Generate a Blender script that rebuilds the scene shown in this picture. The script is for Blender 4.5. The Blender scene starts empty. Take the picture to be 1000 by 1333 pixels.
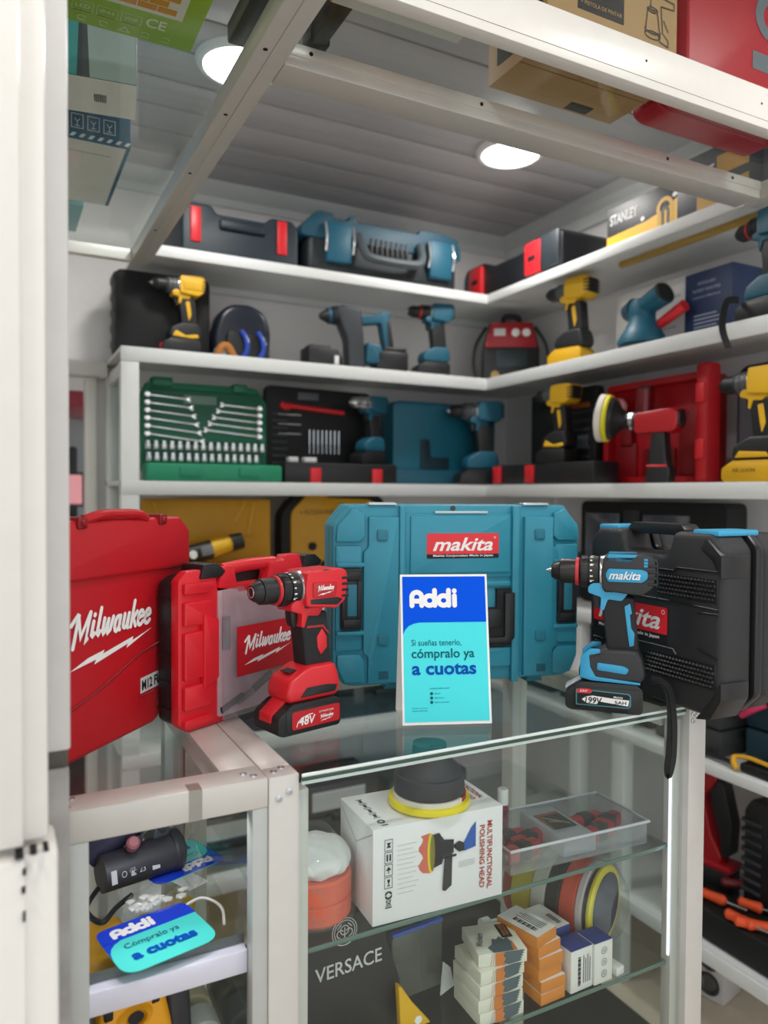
import bpy, bmesh, math, random
from mathutils import Matrix, Vector

S = bpy.context.scene
COL = S.collection
R = math.radians
rnd = random.Random(11)

# ------------------------------------------------------------------ camera
CAM = Vector((0, 0, 1.315))
yaw, pitch, roll, FPX = R(27.314), R(1.428), R(0.342), 977.05
fw = Vector((math.sin(yaw) * math.cos(pitch), math.cos(yaw) * math.cos(pitch), -math.sin(pitch)))
rt = Vector((math.cos(yaw), -math.sin(yaw), 0))
up = rt.cross(fw)
rt2 = rt * math.cos(roll) + up * math.sin(roll)
up2 = up * math.cos(roll) - rt * math.sin(roll)
cd = bpy.data.cameras.new('camera')
cam = bpy.data.objects.new('camera', cd)
COL.objects.link(cam)
cam.matrix_world = Matrix(((rt2.x, up2.x, -fw.x, CAM.x), (rt2.y, up2.y, -fw.y, CAM.y), (rt2.z, up2.z, -fw.z, CAM.z), (0, 0, 0, 1)))
cd.sensor_fit = 'HORIZONTAL'
cd.sensor_width = 36
cd.lens = 36 * FPX / 1000
cd.clip_start = .02
cd.dof.use_dof = True
cd.dof.focus_distance = 1.03
cd.dof.aperture_fstop = 4.5
S.camera = cam

# ------------------------------------------------------------------ light, exposure
W = bpy.data.worlds.new('daylight')
S.world = W
W.use_nodes = True
W.node_tree.nodes['Background'].inputs[0].default_value = (.93, .97, 1, 1)
W.node_tree.nodes['Background'].inputs[1].default_value = 1.18
S.view_settings.view_transform = 'Standard'
S.view_settings.look = 'None'
S.view_settings.exposure = 0.36
S.view_settings.gamma = 1
S.cycles.use_denoising = True
S.cycles.transparent_max_bounces = 40
S.cycles.max_bounces = 10
S.cycles.sample_clamp_indirect = 6
LAMP_W = 3.0
LAMP_EMIT = 14

# ------------------------------------------------------------------ materials
MATS = {}
def lin(h):
    h = h.lstrip('#')
    out = []
    for i in (0, 2, 4):
        c = int(h[i:i + 2], 16) / 255
        out.append(c / 12.92 if c <= .04045 else ((c + .055) / 1.055) ** 2.4)
    return (*out, 1)
def m(name, col='#808080', rough=.5, metal=0., bump=0., bscale=300., var=.05, emit=0., spec=.5, coat=0., stretch=None):
    """plastic / paint / metal: colour with a little noise in colour and gloss"""
    if name in MATS: return MATS[name]
    M = bpy.data.materials.new(name); M.use_nodes = True
    nt = M.node_tree; N = nt.nodes; L = nt.links
    b = N['Principled BSDF']
    c = lin(col)
    tc = N.new('ShaderNodeTexCoord'); nz = N.new('ShaderNodeTexNoise')
    nz.inputs['Scale'].default_value = 40; nz.inputs['Detail'].default_value = 3
    mp = N.new('ShaderNodeMapping'); L.new(tc.outputs['Object'], mp.inputs['Vector']); mp.inputs['Scale'].default_value = stretch or (1, 1, 1)
    L.new(mp.outputs[0], nz.inputs['Vector'])
    mx = N.new('ShaderNodeMix'); mx.data_type = 'RGBA'
    mx.inputs[6].default_value = tuple(x * (1 - var) for x in c[:3]) + (1,)
    mx.inputs[7].default_value = tuple(min(1, x * (1 + var)) for x in c[:3]) + (1,)
    L.new(nz.outputs[0], mx.inputs[0]); L.new(mx.outputs[2], b.inputs['Base Color'])
    b.inputs['Roughness'].default_value = rough
    b.inputs['Metallic'].default_value = metal
    b.inputs['Specular IOR Level'].default_value = spec
    b.inputs['Coat Weight'].default_value = coat
    if bump:
        n2 = N.new('ShaderNodeTexNoise'); n2.inputs['Scale'].default_value = bscale
        L.new(tc.outputs['Object'], n2.inputs['Vector'])
        bp = N.new('ShaderNodeBump'); bp.inputs['Strength'].default_value = bump; bp.inputs['Distance'].default_value = .001
        L.new(n2.outputs[0], bp.inputs['Height']); L.new(bp.outputs[0], b.inputs['Normal'])
    if emit:
        b.inputs['Emission Color'].default_value = c; b.inputs['Emission Strength'].default_value = emit
    MATS[name] = M
    return M
def glass(name, tint='#f2f7f5', refl=.045, haze=0., hazecol='#ffffff', rough=.0, bump=0.):
    """thin pane: lets light straight through, mirrors more at grazing angles"""
    if name in MATS: return MATS[name]
    M = bpy.data.materials.new(name); M.use_nodes = True
    nt = M.node_tree; N = nt.nodes; L = nt.links
    N.remove(N['Principled BSDF'])
    g = N.new('ShaderNodeNewGeometry'); dt = N.new('ShaderNodeVectorMath'); dt.operation = 'DOT_PRODUCT'
    L.new(g.outputs['Incoming'], dt.inputs[0])
    def mth(op, a, b=None):
        q = N.new('ShaderNodeMath'); q.operation = op
        for k, v in enumerate((a, b)):
            if v is None: continue
            if isinstance(v, (int, float)): q.inputs[k].default_value = v
            else: L.new(v, q.inputs[k])
        return q.outputs[0]
    nrm = g.outputs['Normal']
    gl = N.new('ShaderNodeBsdfGlossy'); gl.inputs['Roughness'].default_value = rough
    if bump:
        tc = N.new('ShaderNodeTexCoord'); nz = N.new('ShaderNodeTexNoise'); nz.inputs['Scale'].default_value = 45; nz.inputs['Detail'].default_value = 4
        nz.inputs['Distortion'].default_value = 1.5
        L.new(tc.outputs['Object'], nz.inputs['Vector'])
        bp = N.new('ShaderNodeBump'); bp.inputs['Strength'].default_value = bump; bp.inputs['Distance'].default_value = .01
        L.new(nz.outputs[0], bp.inputs['Height']); nrm = bp.outputs[0]
        L.new(nrm, gl.inputs['Normal'])
    L.new(nrm, dt.inputs[1])
    k = mth('POWER', mth('SUBTRACT', 1.0, mth('ABSOLUTE', dt.outputs['Value'])), 5.0)
    fac = mth('ADD', mth('MULTIPLY', k, .36), refl)
    tr = N.new('ShaderNodeBsdfTransparent'); tr.inputs[0].default_value = lin(tint)
    base = tr.outputs[0]
    if haze:
        df = N.new('ShaderNodeBsdfDiffuse'); df.inputs[0].default_value = lin(hazecol)
        hm = N.new('ShaderNodeMixShader'); hm.inputs[0].default_value = haze
        L.new(base, hm.inputs[1]); L.new(df.outputs[0], hm.inputs[2]); base = hm.outputs[0]
    ms = N.new('ShaderNodeMixShader')
    L.new(fac, ms.inputs[0]); L.new(base, ms.inputs[1]); L.new(gl.outputs[0], ms.inputs[2])
    L.new(ms.outputs[0], N['Material Output'].inputs['Surface'])
    MATS[name] = M
    return M

# ------------------------------------------------------------------ mesh kit
def rp(pts, r, n=4):
    """round the corners of a polygon; r a number or one per corner"""
    out = []; k = len(pts)
    for i in range(k):
        p = Vector(pts[i]); a = Vector(pts[i - 1]); b = Vector(pts[(i + 1) % k])
        ri = r[i] if isinstance(r, (list, tuple)) else r
        u = (a - p); v = (b - p)
        ri = min(ri, u.length * .49, v.length * .49)
        if ri < 1e-6: out.append(tuple(p)); continue
        u.normalize(); v.normalize()
        s = p + u * ri; e = p + v * ri
        for j in range(n + 1):
            t = j / n
            q = s * (1 - t) ** 2 + p * 2 * t * (1 - t) + e * t * t
            out.append(tuple(q))
    return out
def rect(x0, x1, y0, y1, r=0., n=4):
    q = [(x0, y0), (x1, y0), (x1, y1), (x0, y1)]
    return rp(q, r, n) if r else q
def circ(cx, cy, r, n=20, ry=None):
    return [(cx + r * math.cos(2 * math.pi * i / n), cy + (ry or r) * math.sin(2 * math.pi * i / n)) for i in range(n)]
class MB:
    def __init__(s): s.bm = bmesh.new()
    def add(s, bm, bev=0., seg=2, M=None, mi=0):
        bmesh.ops.remove_doubles(bm, verts=bm.verts, dist=1e-7)
        bmesh.ops.recalc_face_normals(bm, faces=bm.faces)
        if bev:
            bm.normal_update()
            ed = [e for e in bm.edges if len(e.link_faces) == 2 and e.calc_face_angle(0) > .55]
            bmesh.ops.bevel(bm, geom=ed, offset=bev, segments=seg, affect='EDGES', clamp_overlap=True, profile=.5)
        if M is not None: bmesh.ops.transform(bm, matrix=M, verts=bm.verts)
        if mi:
            for f in bm.faces: f.material_index = mi
        me = bpy.data.meshes.new('t'); bm.to_mesh(me); bm.free()
        s.bm.from_mesh(me); bpy.data.meshes.remove(me)
        return s
    def box(s, x0, x1, y0, y1, z0, z1, bev=0., seg=2, M=None, mi=0):
        bm = bmesh.new()
        bmesh.ops.create_cube(bm, size=1, matrix=Matrix.Translation(((x0 + x1) / 2, (y0 + y1) / 2, (z0 + z1) / 2)) @ Matrix.Diagonal((x1 - x0, y1 - y0, z1 - z0, 1)))
        return s.add(bm, bev, seg, M, mi)
    def prism(s, pts, d0, d1, ax='y', bev=0., seg=2, M=None, mi=0, top=1.):
        """polygon pushed along an axis: y -> points (x,z); z -> (x,y); x -> (y,z). top scales the far end about its middle"""
        bm = bmesh.new()
        cx = sum(p[0] for p in pts) / len(pts); cy = sum(p[1] for p in pts) / len(pts)
        def P(a, b, d):
            return {'y': (a, d, b), 'z': (a, b, d), 'x': (d, a, b)}[ax]
        A = [bm.verts.new(P(a, b, d0)) for a, b in pts]
        B = [bm.verts.new(P(cx + (a - cx) * top, cy + (b - cy) * top, d1)) for a, b in pts]
        bm.faces.new(A); bm.faces.new(B[::-1])
        k = len(pts)
        for i in range(k): bm.faces.new((A[i], A[(i + 1) % k], B[(i + 1) % k], B[i]))
        return s.add(bm, bev, seg, M, mi)
    def lathe(s, prof, o=(0, 0, 0), d=(0, 0, 1), n=24, M=None, mi=0, sc=(1, 1)):
        """profile of (radius, height) spun about the axis d through o"""
        bm = bmesh.new(); q = Vector(d).normalized().to_track_quat('Z', 'Y').to_matrix().to_4x4()
        T = Matrix.Translation(o) @ q
        rings = []
        for r, h in prof:
            if r < 1e-6: rings.append([bm.verts.new(T @ Vector((0, 0, h)))])
            else: rings.append([bm.verts.new(T @ Vector((r * sc[0] * math.cos(2 * math.pi * i / n), r * sc[1] * math.sin(2 * math.pi * i / n), h))) for i in range(n)])
        for a, b in zip(rings, rings[1:]):
            if len(a) == 1 and len(b) == 1: continue
            for i in range(n):
                j = (i + 1) % n
                if len(a) == 1: bm.faces.new((a[0], b[j], b[i]))
                elif len(b) == 1: bm.faces.new((a[i], a[j], b[0]))
                else: bm.faces.new((a[i], a[j], b[j], b[i]))
        if len(rings[0]) > 1: bm.faces.new(rings[0][::-1])
        if len(rings[-1]) > 1: bm.faces.new(rings[-1])
        return s.add(bm, 0, 2, M, mi)
    def cyl(s, p0, p1, r0, r1=None, n=20, M=None, mi=0):
        v = Vector(p1) - Vector(p0)
        return s.lathe([(r0, 0), (r0 if r1 is None else r1, v.length)], p0, v, n, M, mi)
    def tube(s, path, r, n=8, M=None, closed=False, mi=0, sub=6, flat=None):
        """tube along a smoothed path; flat=(w,h) makes a ribbon"""
        P = [Vector(p) for p in path]
        if sub and len(P) > 2:
            Q = []; k = len(P); rng = range(k) if closed else range(k - 1)
            for i in rng:
                p0 = P[i - 1] if (i > 0 or closed) else P[i]; p1 = P[i]; p2 = P[(i + 1) % k]
                p3 = P[(i + 2) % k] if (closed or i + 2 < k) else P[i + 1]
                for j in range(sub):
                    t = j / sub
                    Q.append(.5 * ((2 * p1) + (p2 - p0) * t + (2 * p0 - 5 * p1 + 4 * p2 - p3) * t * t + (3 * p1 - p0 - 3 * p2 + p3) * t ** 3))
            if not closed: Q.append(P[-1])
            P = Q
        bm = bmesh.new(); rings = []; prev = None
        for i, p in enumerate(P):
            a = P[i - 1] if (i > 0 or closed) else p; b = P[(i + 1) % len(P)] if (i + 1 < len(P) or closed) else p
            t = (b - a).normalized()
            if prev is None:
                u = t.orthogonal().normalized() if not flat else (Vector(flat[2]) - t * t.dot(Vector(flat[2]))).normalized()
            else: u = (prev - t * prev.dot(t)).normalized()
            prev = u; w = t.cross(u)
            if flat: ring = [u * x * flat[0] / 2 + w * y * flat[1] / 2 for x, y in ((-1, -1), (1, -1), (1, 1), (-1, 1))]
            else: ring = [u * r * math.cos(2 * math.pi * j / n) + w * r * math.sin(2 * math.pi * j / n) for j in range(n)]
            rings.append([bm.verts.new(p + x) for x in ring])
        k = len(rings[0]); pairs = list(zip(rings, rings[1:])) + ([(rings[-1], rings[0])] if closed else [])
        for a, b in pairs:
            for j in range(k): bm.faces.new((a[j], a[(j + 1) % k], b[(j + 1) % k], b[j]))
        if not closed: bm.faces.new(rings[0][::-1]); bm.faces.new(rings[-1])
        return s.add(bm, 0, 2, M, mi)
    def ball(s, c, rx, ry=None, rz=None, n=3, M=None, mi=0):
        bm = bmesh.new()
        bmesh.ops.create_icosphere(bm, subdivisions=n, radius=1, matrix=Matrix.Translation(c) @ Matrix.Diagonal((rx, ry or rx, rz or rx, 1)))
        return s.add(bm, 0, 2, M, mi)
    def build(s, name, mat, parent=None, ang=33):
        me = bpy.data.meshes.new(name); s.bm.to_mesh(me); s.bm.free()
        for p in me.polygons: p.use_smooth = True
        me.set_sharp_from_angle(angle=R(ang))
        for x in (mat if isinstance(mat, (list, tuple)) else [mat]): me.materials.append(x)
        o = bpy.data.objects.new(name, me); COL.objects.link(o)
        if parent is not None: o.parent = parent
        return o
def tag(o, label=None, cat=None, group=None, kind=None):
    if label: o['label'] = label
    if cat: o['category'] = cat
    if group: o['group'] = group
    if kind: o['kind'] = kind
    return o
def thing(name, label, cat, loc=(0, 0, 0), rz=0., group=None, rx=0., ry=0., sc=1.):
    o = bpy.data.objects.new(name, None); COL.objects.link(o)
    o.location = loc; o.rotation_euler = (R(rx), R(ry), R(rz)); o.scale = (sc,) * 3
    o.empty_display_size = .05
    return tag(o, label, cat, group)
def struct(name, mb, mat):
    return tag(mb.build(name, mat), kind='structure')
def copy_tree(o, parent=None):
    c = o.copy(); COL.objects.link(c)
    if parent is not None: c.parent = parent
    for ch in list(o.children): copy_tree(ch, c)
    return c
I4 = Matrix.Identity(4)
def FR(o, x, y):
    """art frame: origin, x direction, y direction; art faces x cross y"""
    x = Vector(x).normalized(); y = Vector(y); y = (y - x * y.dot(x)).normalized(); z = x.cross(y)
    return Matrix(((x.x, y.x, z.x, o[0]), (x.y, y.y, z.y, o[1]), (x.z, y.z, z.z, o[2]), (0, 0, 0, 1)))
def front(x, y, z): return FR((x, y, z), (1, 0, 0), (0, 0, 1))      # faces -Y
def back(x, y, z): return FR((x, y, z), (-1, 0, 0), (0, 0, 1))      # faces +Y
def top(x, y, z): return FR((x, y, z), (1, 0, 0), (0, 1, 0))        # faces +Z
def under(x, y, z): return FR((x, y, z), (1, 0, 0), (0, -1, 0))     # faces -Z
def left(x, y, z): return FR((x, y, z), (0, -1, 0), (0, 0, 1))      # faces -X
def right(x, y, z): return FR((x, y, z), (0, 1, 0), (0, 0, 1))      # faces +X
LIFT = .0004
def patch(parent, F, polys, mat, name='label', lift=LIFT, th=.0003):
    mb = MB()
    for p in polys: mb.prism(p, lift, lift + th, 'z')
    bmesh.ops.transform(mb.bm, matrix=F, verts=mb.bm.verts)
    return mb.build(name, mat, parent, 60)
def text(parent, F, s, x0, y0, w, h, mat, shear=0., bold=0., name='lettering', lift=LIFT * 2.2, rot=0.):
    """writing fitted into the box x0,y0,w,h of the art frame (w None: natural width)"""
    cu = bpy.data.curves.new('t', 'FONT'); cu.body = s; cu.size = 1; cu.offset = bold; cu.shear = shear; cu.extrude = 0; cu.resolution_u = 3
    o = bpy.data.objects.new('t', cu); COL.objects.link(o)
    dg = bpy.context.evaluated_depsgraph_get(); dg.update()
    me = bpy.data.meshes.new_from_object(o.evaluated_get(dg))
    bpy.data.objects.remove(o); bpy.data.curves.remove(cu)
    xs = [v.co.x for v in me.vertices]; ys = [v.co.y for v in me.vertices]
    if not xs: return None
    sy = h / max(1e-6, max(ys) - min(ys)); sx = w / max(1e-6, max(xs) - min(xs)) if w else sy
    T = F @ Matrix.Translation((x0, y0, lift)) @ Matrix.Rotation(R(rot), 4, 'Z') @ Matrix.Diagonal((sx, sy, 1, 1)) @ Matrix.Translation((-min(xs), -min(ys), 0))
    b2 = bmesh.new(); b2.from_mesh(me); seen = set(); isl = []
    for v in b2.verts:
        if v in seen: continue
        st = [v]; seen.add(v); c = []
        while st:
            u = st.pop(); c.append(u)
            for e_ in u.link_edges:
                w_ = e_.other_vert(u)
                if w_ not in seen: seen.add(w_); st.append(w_)
        isl.append(c)
    isl.sort(key=lambda c: min(u.co.x for u in c))
    for n_, c in enumerate(isl):
        for u in c: u.co.z = 1.2e-4 * (n_ % 2)
    b2.to_mesh(me); b2.free()
    me.transform(T); me.name = name; me.materials.append(mat)
    b = bpy.data.objects.new(name, me); COL.objects.link(b)
    if parent is not None: b.parent = parent
    return b
def strokes(parent, F, paths, w, mat, name='lettering', box=None, shear=0., lift=LIFT * 2.2, wy=None):
    """letters drawn as thick round-ended strokes; box=(x0,y0,w,h) fits the drawing"""
    paths = [[(x + shear * y, y) for x, y in p] for p in paths]
    if box:
        xs = [q[0] for p in paths for q in p]; ys = [q[1] for p in paths for q in p]
        sx = (box[2] - w) / (max(xs) - min(xs)); sy = (box[3] - w) / (max(ys) - min(ys))
        paths = [[(box[0] + w / 2 + (x - min(xs)) * sx, box[1] + w / 2 + (y - min(ys)) * sy) for x, y in p] for p in paths]
    bm = bmesh.new(); h = w / 2
    for pi, p in enumerate(paths):
        p = [Vector(q) for k, q in enumerate(p) if k == 0 or (Vector(q) - Vector(p[k - 1])).length > 1e-6]
        z = lift + 1.2e-4 * (pi % 4)
        if len(p) < 2:
            bm.faces.new([bm.verts.new(F @ Vector((a, b, z))) for a, b in circ(p[0].x, p[0].y, h, 14)]); continue
        loop = len(p) > 3 and (p[0] - p[-1]).length < 1e-5
        if loop: p = p[:-1]
        k = len(p); Ls = []; Rs = []
        for a in range(k):
            d0 = (p[a] - p[a - 1]) if (a > 0 or loop) else None
            d1 = (p[(a + 1) % k] - p[a]) if (a + 1 < k or loop) else None
            n0 = Vector((-d0.y, d0.x)).normalized() if d0 else None
            n1 = Vector((-d1.y, d1.x)).normalized() if d1 else None
            n = n0 if n1 is None else n1 if n0 is None else (n0 + n1)
            if n.length < .2: n = n1
            n = n.normalized(); n = n * (h / max(.45, n.dot(n1 if n1 is not None else n0)))
            Ls.append(bm.verts.new(F @ Vector((p[a].x + n.x, p[a].y + n.y, z)))); Rs.append(bm.verts.new(F @ Vector((p[a].x - n.x, p[a].y - n.y, z))))
        for a in range(k if loop else k - 1):
            b = (a + 1) % k; bm.faces.new((Rs[a], Rs[b], Ls[b], Ls[a]))
        if not loop:
            for e_, d, s0, s1 in ((p[0], p[0] - p[1], Ls[0], Rs[0]), (p[-1], p[-1] - p[-2], Rs[-1], Ls[-1])):
                a0 = math.atan2(d.y, d.x)
                bm.faces.new([s1] + [s0] + [bm.verts.new(F @ Vector((e_.x + h * math.cos(a0 + t), e_.y + h * math.sin(a0 + t), z))) for t in (-1.2, -.8, -.4, 0, .4, .8, 1.2)])
    me = bpy.data.meshes.new(name); bm.to_mesh(me); bm.free(); me.materials.append(mat)
    o = bpy.data.objects.new(name, me); COL.objects.link(o)
    if parent is not None: o.parent = parent
    return o
def arc(cx, cy, r, a0, a1, n=10, ry=None):
    return [(cx + r * math.cos(R(a0 + (a1 - a0) * i / n)), cy + (ry or r) * math.sin(R(a0 + (a1 - a0) * i / n))) for i in range(n + 1)]
ADDI = [[(0, 0)] + arc(.4, .75, .4, 180, 0) + [(.8, 0)], [(0, .38), (.8, .38)],
        arc(1.45, .42, .42, 0, 360, 18), [(1.87, 0), (1.87, 1.3)],
        arc(2.6, .42, .42, 0, 360, 18), [(3.02, 0), (3.02, 1.3)],
        [(3.5, 0), (3.5, .82)], [(3.5, 1.24), (3.5, 1.26)]]
def _e(x): return [[(x + .05, .5), (x + .5, .62)] + arc(x + .3, .62, .27, 10, 180, 6, .38) + arc(x + .33, .4, .3, 190, 300, 6, .4) + [(x + .62, .2)]]
def _u(x): return [[(x, 1), (x, .3)] + arc(x + .2, .25, .2, 180, 350, 5) + [(x + .45, 1)], [(x + .45, 1), (x + .45, .1), (x + .55, 0)]]
SCRIPT = ([[(-.55, .95), (-.1, 1.55), (0, 1.5), (0, -.55)], [(0, 1.4), (.52, .1), (1.05, 1.6)], [(1.05, 1.6), (1.05, -.2), (1.15, -.1)]]
          + [[(1.5, .95), (1.5, .1), (1.62, 0), (1.75, .15)], [(1.52, 1.35), (1.53, 1.4)]]
          + [[(2.05, 1.75), (2.05, .1), (2.18, 0), (2.3, .2)]]
          + [[(2.55, 1), (2.55, .2), (2.68, 0), (2.85, .15), (2.98, .9)], [(2.98, .9), (2.98, .2), (3.1, 0), (3.3, .15), (3.42, 1)]]
          + [arc(3.98, .45, .25, 60, 360, 10, .5), [(4.2, .95), (4.2, .1), (4.32, 0)]]
          + _u(4.62) + [[(5.5, 1.8), (5.5, 0)], [(5.5, .4), (5.95, 1)], [(5.65, .55), (6.0, 0)]] + _e(6.15) + _e(6.95))
def script_logo(parent, F, x0, y0, w, h, mat, name='lettering'):
    """a slanted script word over a lightning bolt, in the box x0,y0,w,h"""
    strokes(parent, F, SCRIPT, h * .075, mat, name, (x0, y0 + h * .33, w, h * .67), .28)
    b = [(0, 0), (.2, .2), (.39, .29), (.37, .21), (.75, .43), (.74, .34), (1, .53), (.66, .19), (.68, .29), (.27, .02), (.29, .12)]
    patch(parent, F, [[(x0 + a * w, y0 + c * h * .75) for a, c in b]], mat, 'bolt_emblem', LIFT * 2)
# ------------------------------------------------------------------ common materials
PAINT = m('white paint', '#e6e3dd', .35, bump=.25, bscale=60, var=.03)
ALU = m('painted aluminium', '#cbc8c2', .38, .15, bump=.1, bscale=90, var=.04)
ALUG = m('grey aluminium', '#b3b6b2', .4, .3, var=.06)
SHELF = m('shelf white', '#dcdedd', .45, var=.03)
WALL = m('wall', '#ece9e8', .7, bump=.1, bscale=30, var=.03)
BLACK = m('black plastic', '#1c1d1f', .45, bump=.15, bscale=900)
BLACK2 = m('matt black', '#101113', .65, bump=.3, bscale=1400)
DGREY = m('dark grey', '#34363a', .5)
GREY = m('grey', '#7d8084', .5)
WHITE = m('white', '#f4f3f1', .5)
STEEL = m('steel', '#c9ccd0', .25, .9)
CHROME = m('chrome', '#e8eaec', .18, .85)
RED = m('tool red', '#d3202c', .4, bump=.12, bscale=900)
REDC = m('case red', '#bd1822', .48, bump=.2, bscale=1200)
TEAL = m('teal', '#2b8ba3', .45, bump=.15, bscale=1000)
TEALD = m('deep teal', '#0f6379', .5)
BLUE = m('sky blue', '#3fa9d6', .4)
YEL = m('tool yellow', '#e9b51e', .45)
YELD = m('ochre yellow', '#d39a12', .5)
GREEN = m('case green', '#0f6a4c', .45)
NAVY = m('navy', '#1b2c3b', .5)
ORANGE = m('orange', '#f0582a', .55)
HOLE = m('hole', '#0b0b0c', .8)
PANE = glass('pane', '#f8fbfa', .021)
EDGE = m('glass edge', '#dfece7', .12, coat=.6)
FILM = glass('clear film', '#f8fafa', .05, .05, rough=.08, bump=.5)
CLEAR = glass('clear plastic', '#f2f4f5', .08, .12, '#e8eaee', .06, .1)

# ------------------------------------------------------------------ the room
Z_CEIL = 2.3
mb = MB(); mb.box(-2.6, 1.9, -1.2, 4.2, -.06, 0)
M_FLOOR = m('floor tile', '#d3c5b2', .35, var=.08)
struct('floor', mb, M_FLOOR)
mb = MB(); mb.box(-6, 6, -9, -1.2, -.12, -.02); struct('floor_unseen_pavement', mb, m('pavement', '#d9d6d0', .8, bump=.2))  # unseen pale ground, added to bounce daylight up under the overhead shelf
mb = MB(); mb.box(-2.6, 1.9, -1.2, 4.2, Z_CEIL + .012, Z_CEIL + .06)
M_CEIL = m('ceiling board', '#bcbabc', .4, bump=.1, bscale=14, var=.13, stretch=(.06, 1.2, 1))
y = 1.455 - .1333 * 20
boards = MB()
while y < 4.1:
    boards.box(-2.6, 1.9, y + .0028, y + .1305, Z_CEIL, Z_CEIL + .012, .0035, 2)
    y += .1333
struct('ceiling', boards, M_CEIL)
struct('trim_ceiling_gap', mb, m('ceiling gap', '#1d1d1e', .8))
# back wall with an opening at its left end, below a lintel
mb = MB()
mb.box(.27, 1.9, 2.43, 2.5, 0, Z_CEIL); mb.box(-2.6, .27, 2.43, 2.5, 1.70, Z_CEIL)
struct('wall_back', mb, WALL)
mb = MB(); mb.box(1.8, 1.9, -1.0, 2.43, 0, Z_CEIL); struct('wall_right', mb, WALL)
mb = MB(); mb.box(-2.7, -2.6, -1.0, 4.2, 0, Z_CEIL); struct('wall_left_unseen', mb, WALL)  # unseen wall, put in to keep side light out
mb = MB(); mb.box(-2.6, 1.9, 4.1, 4.2, 0, Z_CEIL); struct('wall_far', mb, m('far wall', '#b9bcc2', .7))
mb = MB()
mb.prism([(2.43, 2.24), (2.43, 2.3), (2.37, 2.3), (2.385, 2.275), (2.41, 2.262), (2.418, 2.24)], -2.6, 1.8, 'x')
struct('trim_back_cornice', mb, SHELF)
mb = MB()
mb.prism([(1.8, 2.22), (1.8, 2.3), (1.73, 2.3), (1.745, 2.27), (1.775, 2.255), (1.785, 2.22)], -1.0, 2.43, 'y')
struct('trim_right_cornice', mb, SHELF)
mb = MB(); mb.box(-2.6, .295, 2.36, 2.425, 1.655, 1.70, .004); struct('trim_lintel', mb, PAINT)
mb = MB(); mb.box(.238, .268, 2.40, 2.47, 0, 1.655, .003); struct('trim_jamb', mb, PAINT)

# front column: painted board over a set-back post, board wider towards the foot
mb = MB()
mb.box(-.5, .0358, .655, .70, 1.036, Z_CEIL, .003); mb.box(-.5, .0175, .645, .66, 1.036, Z_CEIL, .003)
struct('wall_column_board', mb, PAINT)
mb = MB()
mb.box(-.5, .0425, .645, .70, 0, 1.030, .005); mb.box(-.5, .0185, .638, .65, 0, 1.029, .003)
struct('wall_column_foot_board', mb, PAINT)
mb = MB(); mb.box(-.35, .0573, .715, .782, 1.085, Z_CEIL, .003)
struct('wall_column_post', mb, m('grey white paint', '#d3d1cf', .45, bump=.3, bscale=40))
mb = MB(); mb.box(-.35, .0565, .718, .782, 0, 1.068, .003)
struct('wall_column_lower_post', mb, m('scraped paint in shade', '#9b9895', .6, bump=.6, bscale=50, var=.35))  # scraped paint, with the recess shade put into its darker grey
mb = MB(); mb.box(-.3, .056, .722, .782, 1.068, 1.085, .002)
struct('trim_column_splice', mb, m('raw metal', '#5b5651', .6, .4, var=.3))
for x, z, w, h in ((.014, 1.0325, .003, .0012), (.024, 1.0335, .0025, .0012), (.033, 1.034, .002, .001), (.0175, 1.02, .0012, .0025), (.0168, 1.006, .0014, .0025), (.0172, .985, .001, .004)):
    mb = MB(); mb.box(x - w, x + w, .636, .652, z - h, z + h, .0006); struct('trim_column_chip', mb, HOLE)

# ------------------------------------------------------------------ lamps in the ceiling
def lamp(x, y, seen):
    lab = {1: 'round white lamp in ceiling left, glimpsed behind the overhead slanting beam', 2: 'round white lamp in the ceiling boards between the overhead rail and the corner'}
    t = thing('ceiling_lamp', lab.get(seen, 'unseen round white ceiling lamp, added to light the shop'), 'lamp', (x, y, Z_CEIL), group='round ceiling lamps')
    b = MB(); b.lathe([(.098, 0), (.1, -.004), (.094, -.014), (.082, -.016), (.08, -.006)], n=40); b.build('rim', WHITE, t)
    b = MB(); b.lathe([(0, -.005), (.082, -.005), (.082, -.010), (.05, -.013), (0, -.014)], n=40)
    b.build('diffuser', m('lamp glow', '#fffdf8', .5, emit=LAMP_EMIT), t)
    ld = bpy.data.lights.new('lamp_light', 'AREA'); ld.shape = 'DISK'; ld.size = .16; ld.energy = LAMP_W; ld.color = (1, .97, .93)
    lo = bpy.data.objects.new('lamp_light', ld); COL.objects.link(lo); lo.parent = t; lo.location = (0, 0, -.022)
for x, y, s in ((.50, 1.70, 1), (1.315, 1.77, 2), (-.45, 1.71, 0), (1.3, .35, 0), (.35, .25, 0), (-.5, .25, 0), (-1.4, 3.3, 0)):  # all but the first two are unseen lamps, added for light
    lamp(x, y, s)

# ------------------------------------------------------------------ white shelving round the back corner
YB, XR = 2.1, 1.47
SZ = [(1.954, 1.985), (1.664, 1.704), (1.306, 1.345), (.955, .985), (.56, .60), (.16, .20)]
t = thing('shelving_rack', 'long white metal shelving rack along the back wall with tools on each level', 'shelving', (.295, YB, 0))
for i, (a, b) in enumerate(SZ):
    q = MB(); x0 = .05 if i == 0 else 0.
    q.box(x0, 1.50, .0125, .325, b - .012, b - .0008, .002); q.box(x0, XR - .295 + .03, 0, .012, a, b, .003)
    if i == 0: q.box(x0, 1.5, .3, .325, a, b)
    q.build('shelf', SHELF, t)
for x, y, z in ((0, 0, 1.664), (0, .285, 1.664)):
    q = MB(); q.box(x, x + .048, y + .001, y + .035, 0, z, .003); q.build('post', SHELF, t)
q = MB()
q.box(.004, .03, .035, .29, 1.63, 1.665, .002)
q.build('side_rail', SHELF, t)
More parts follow.
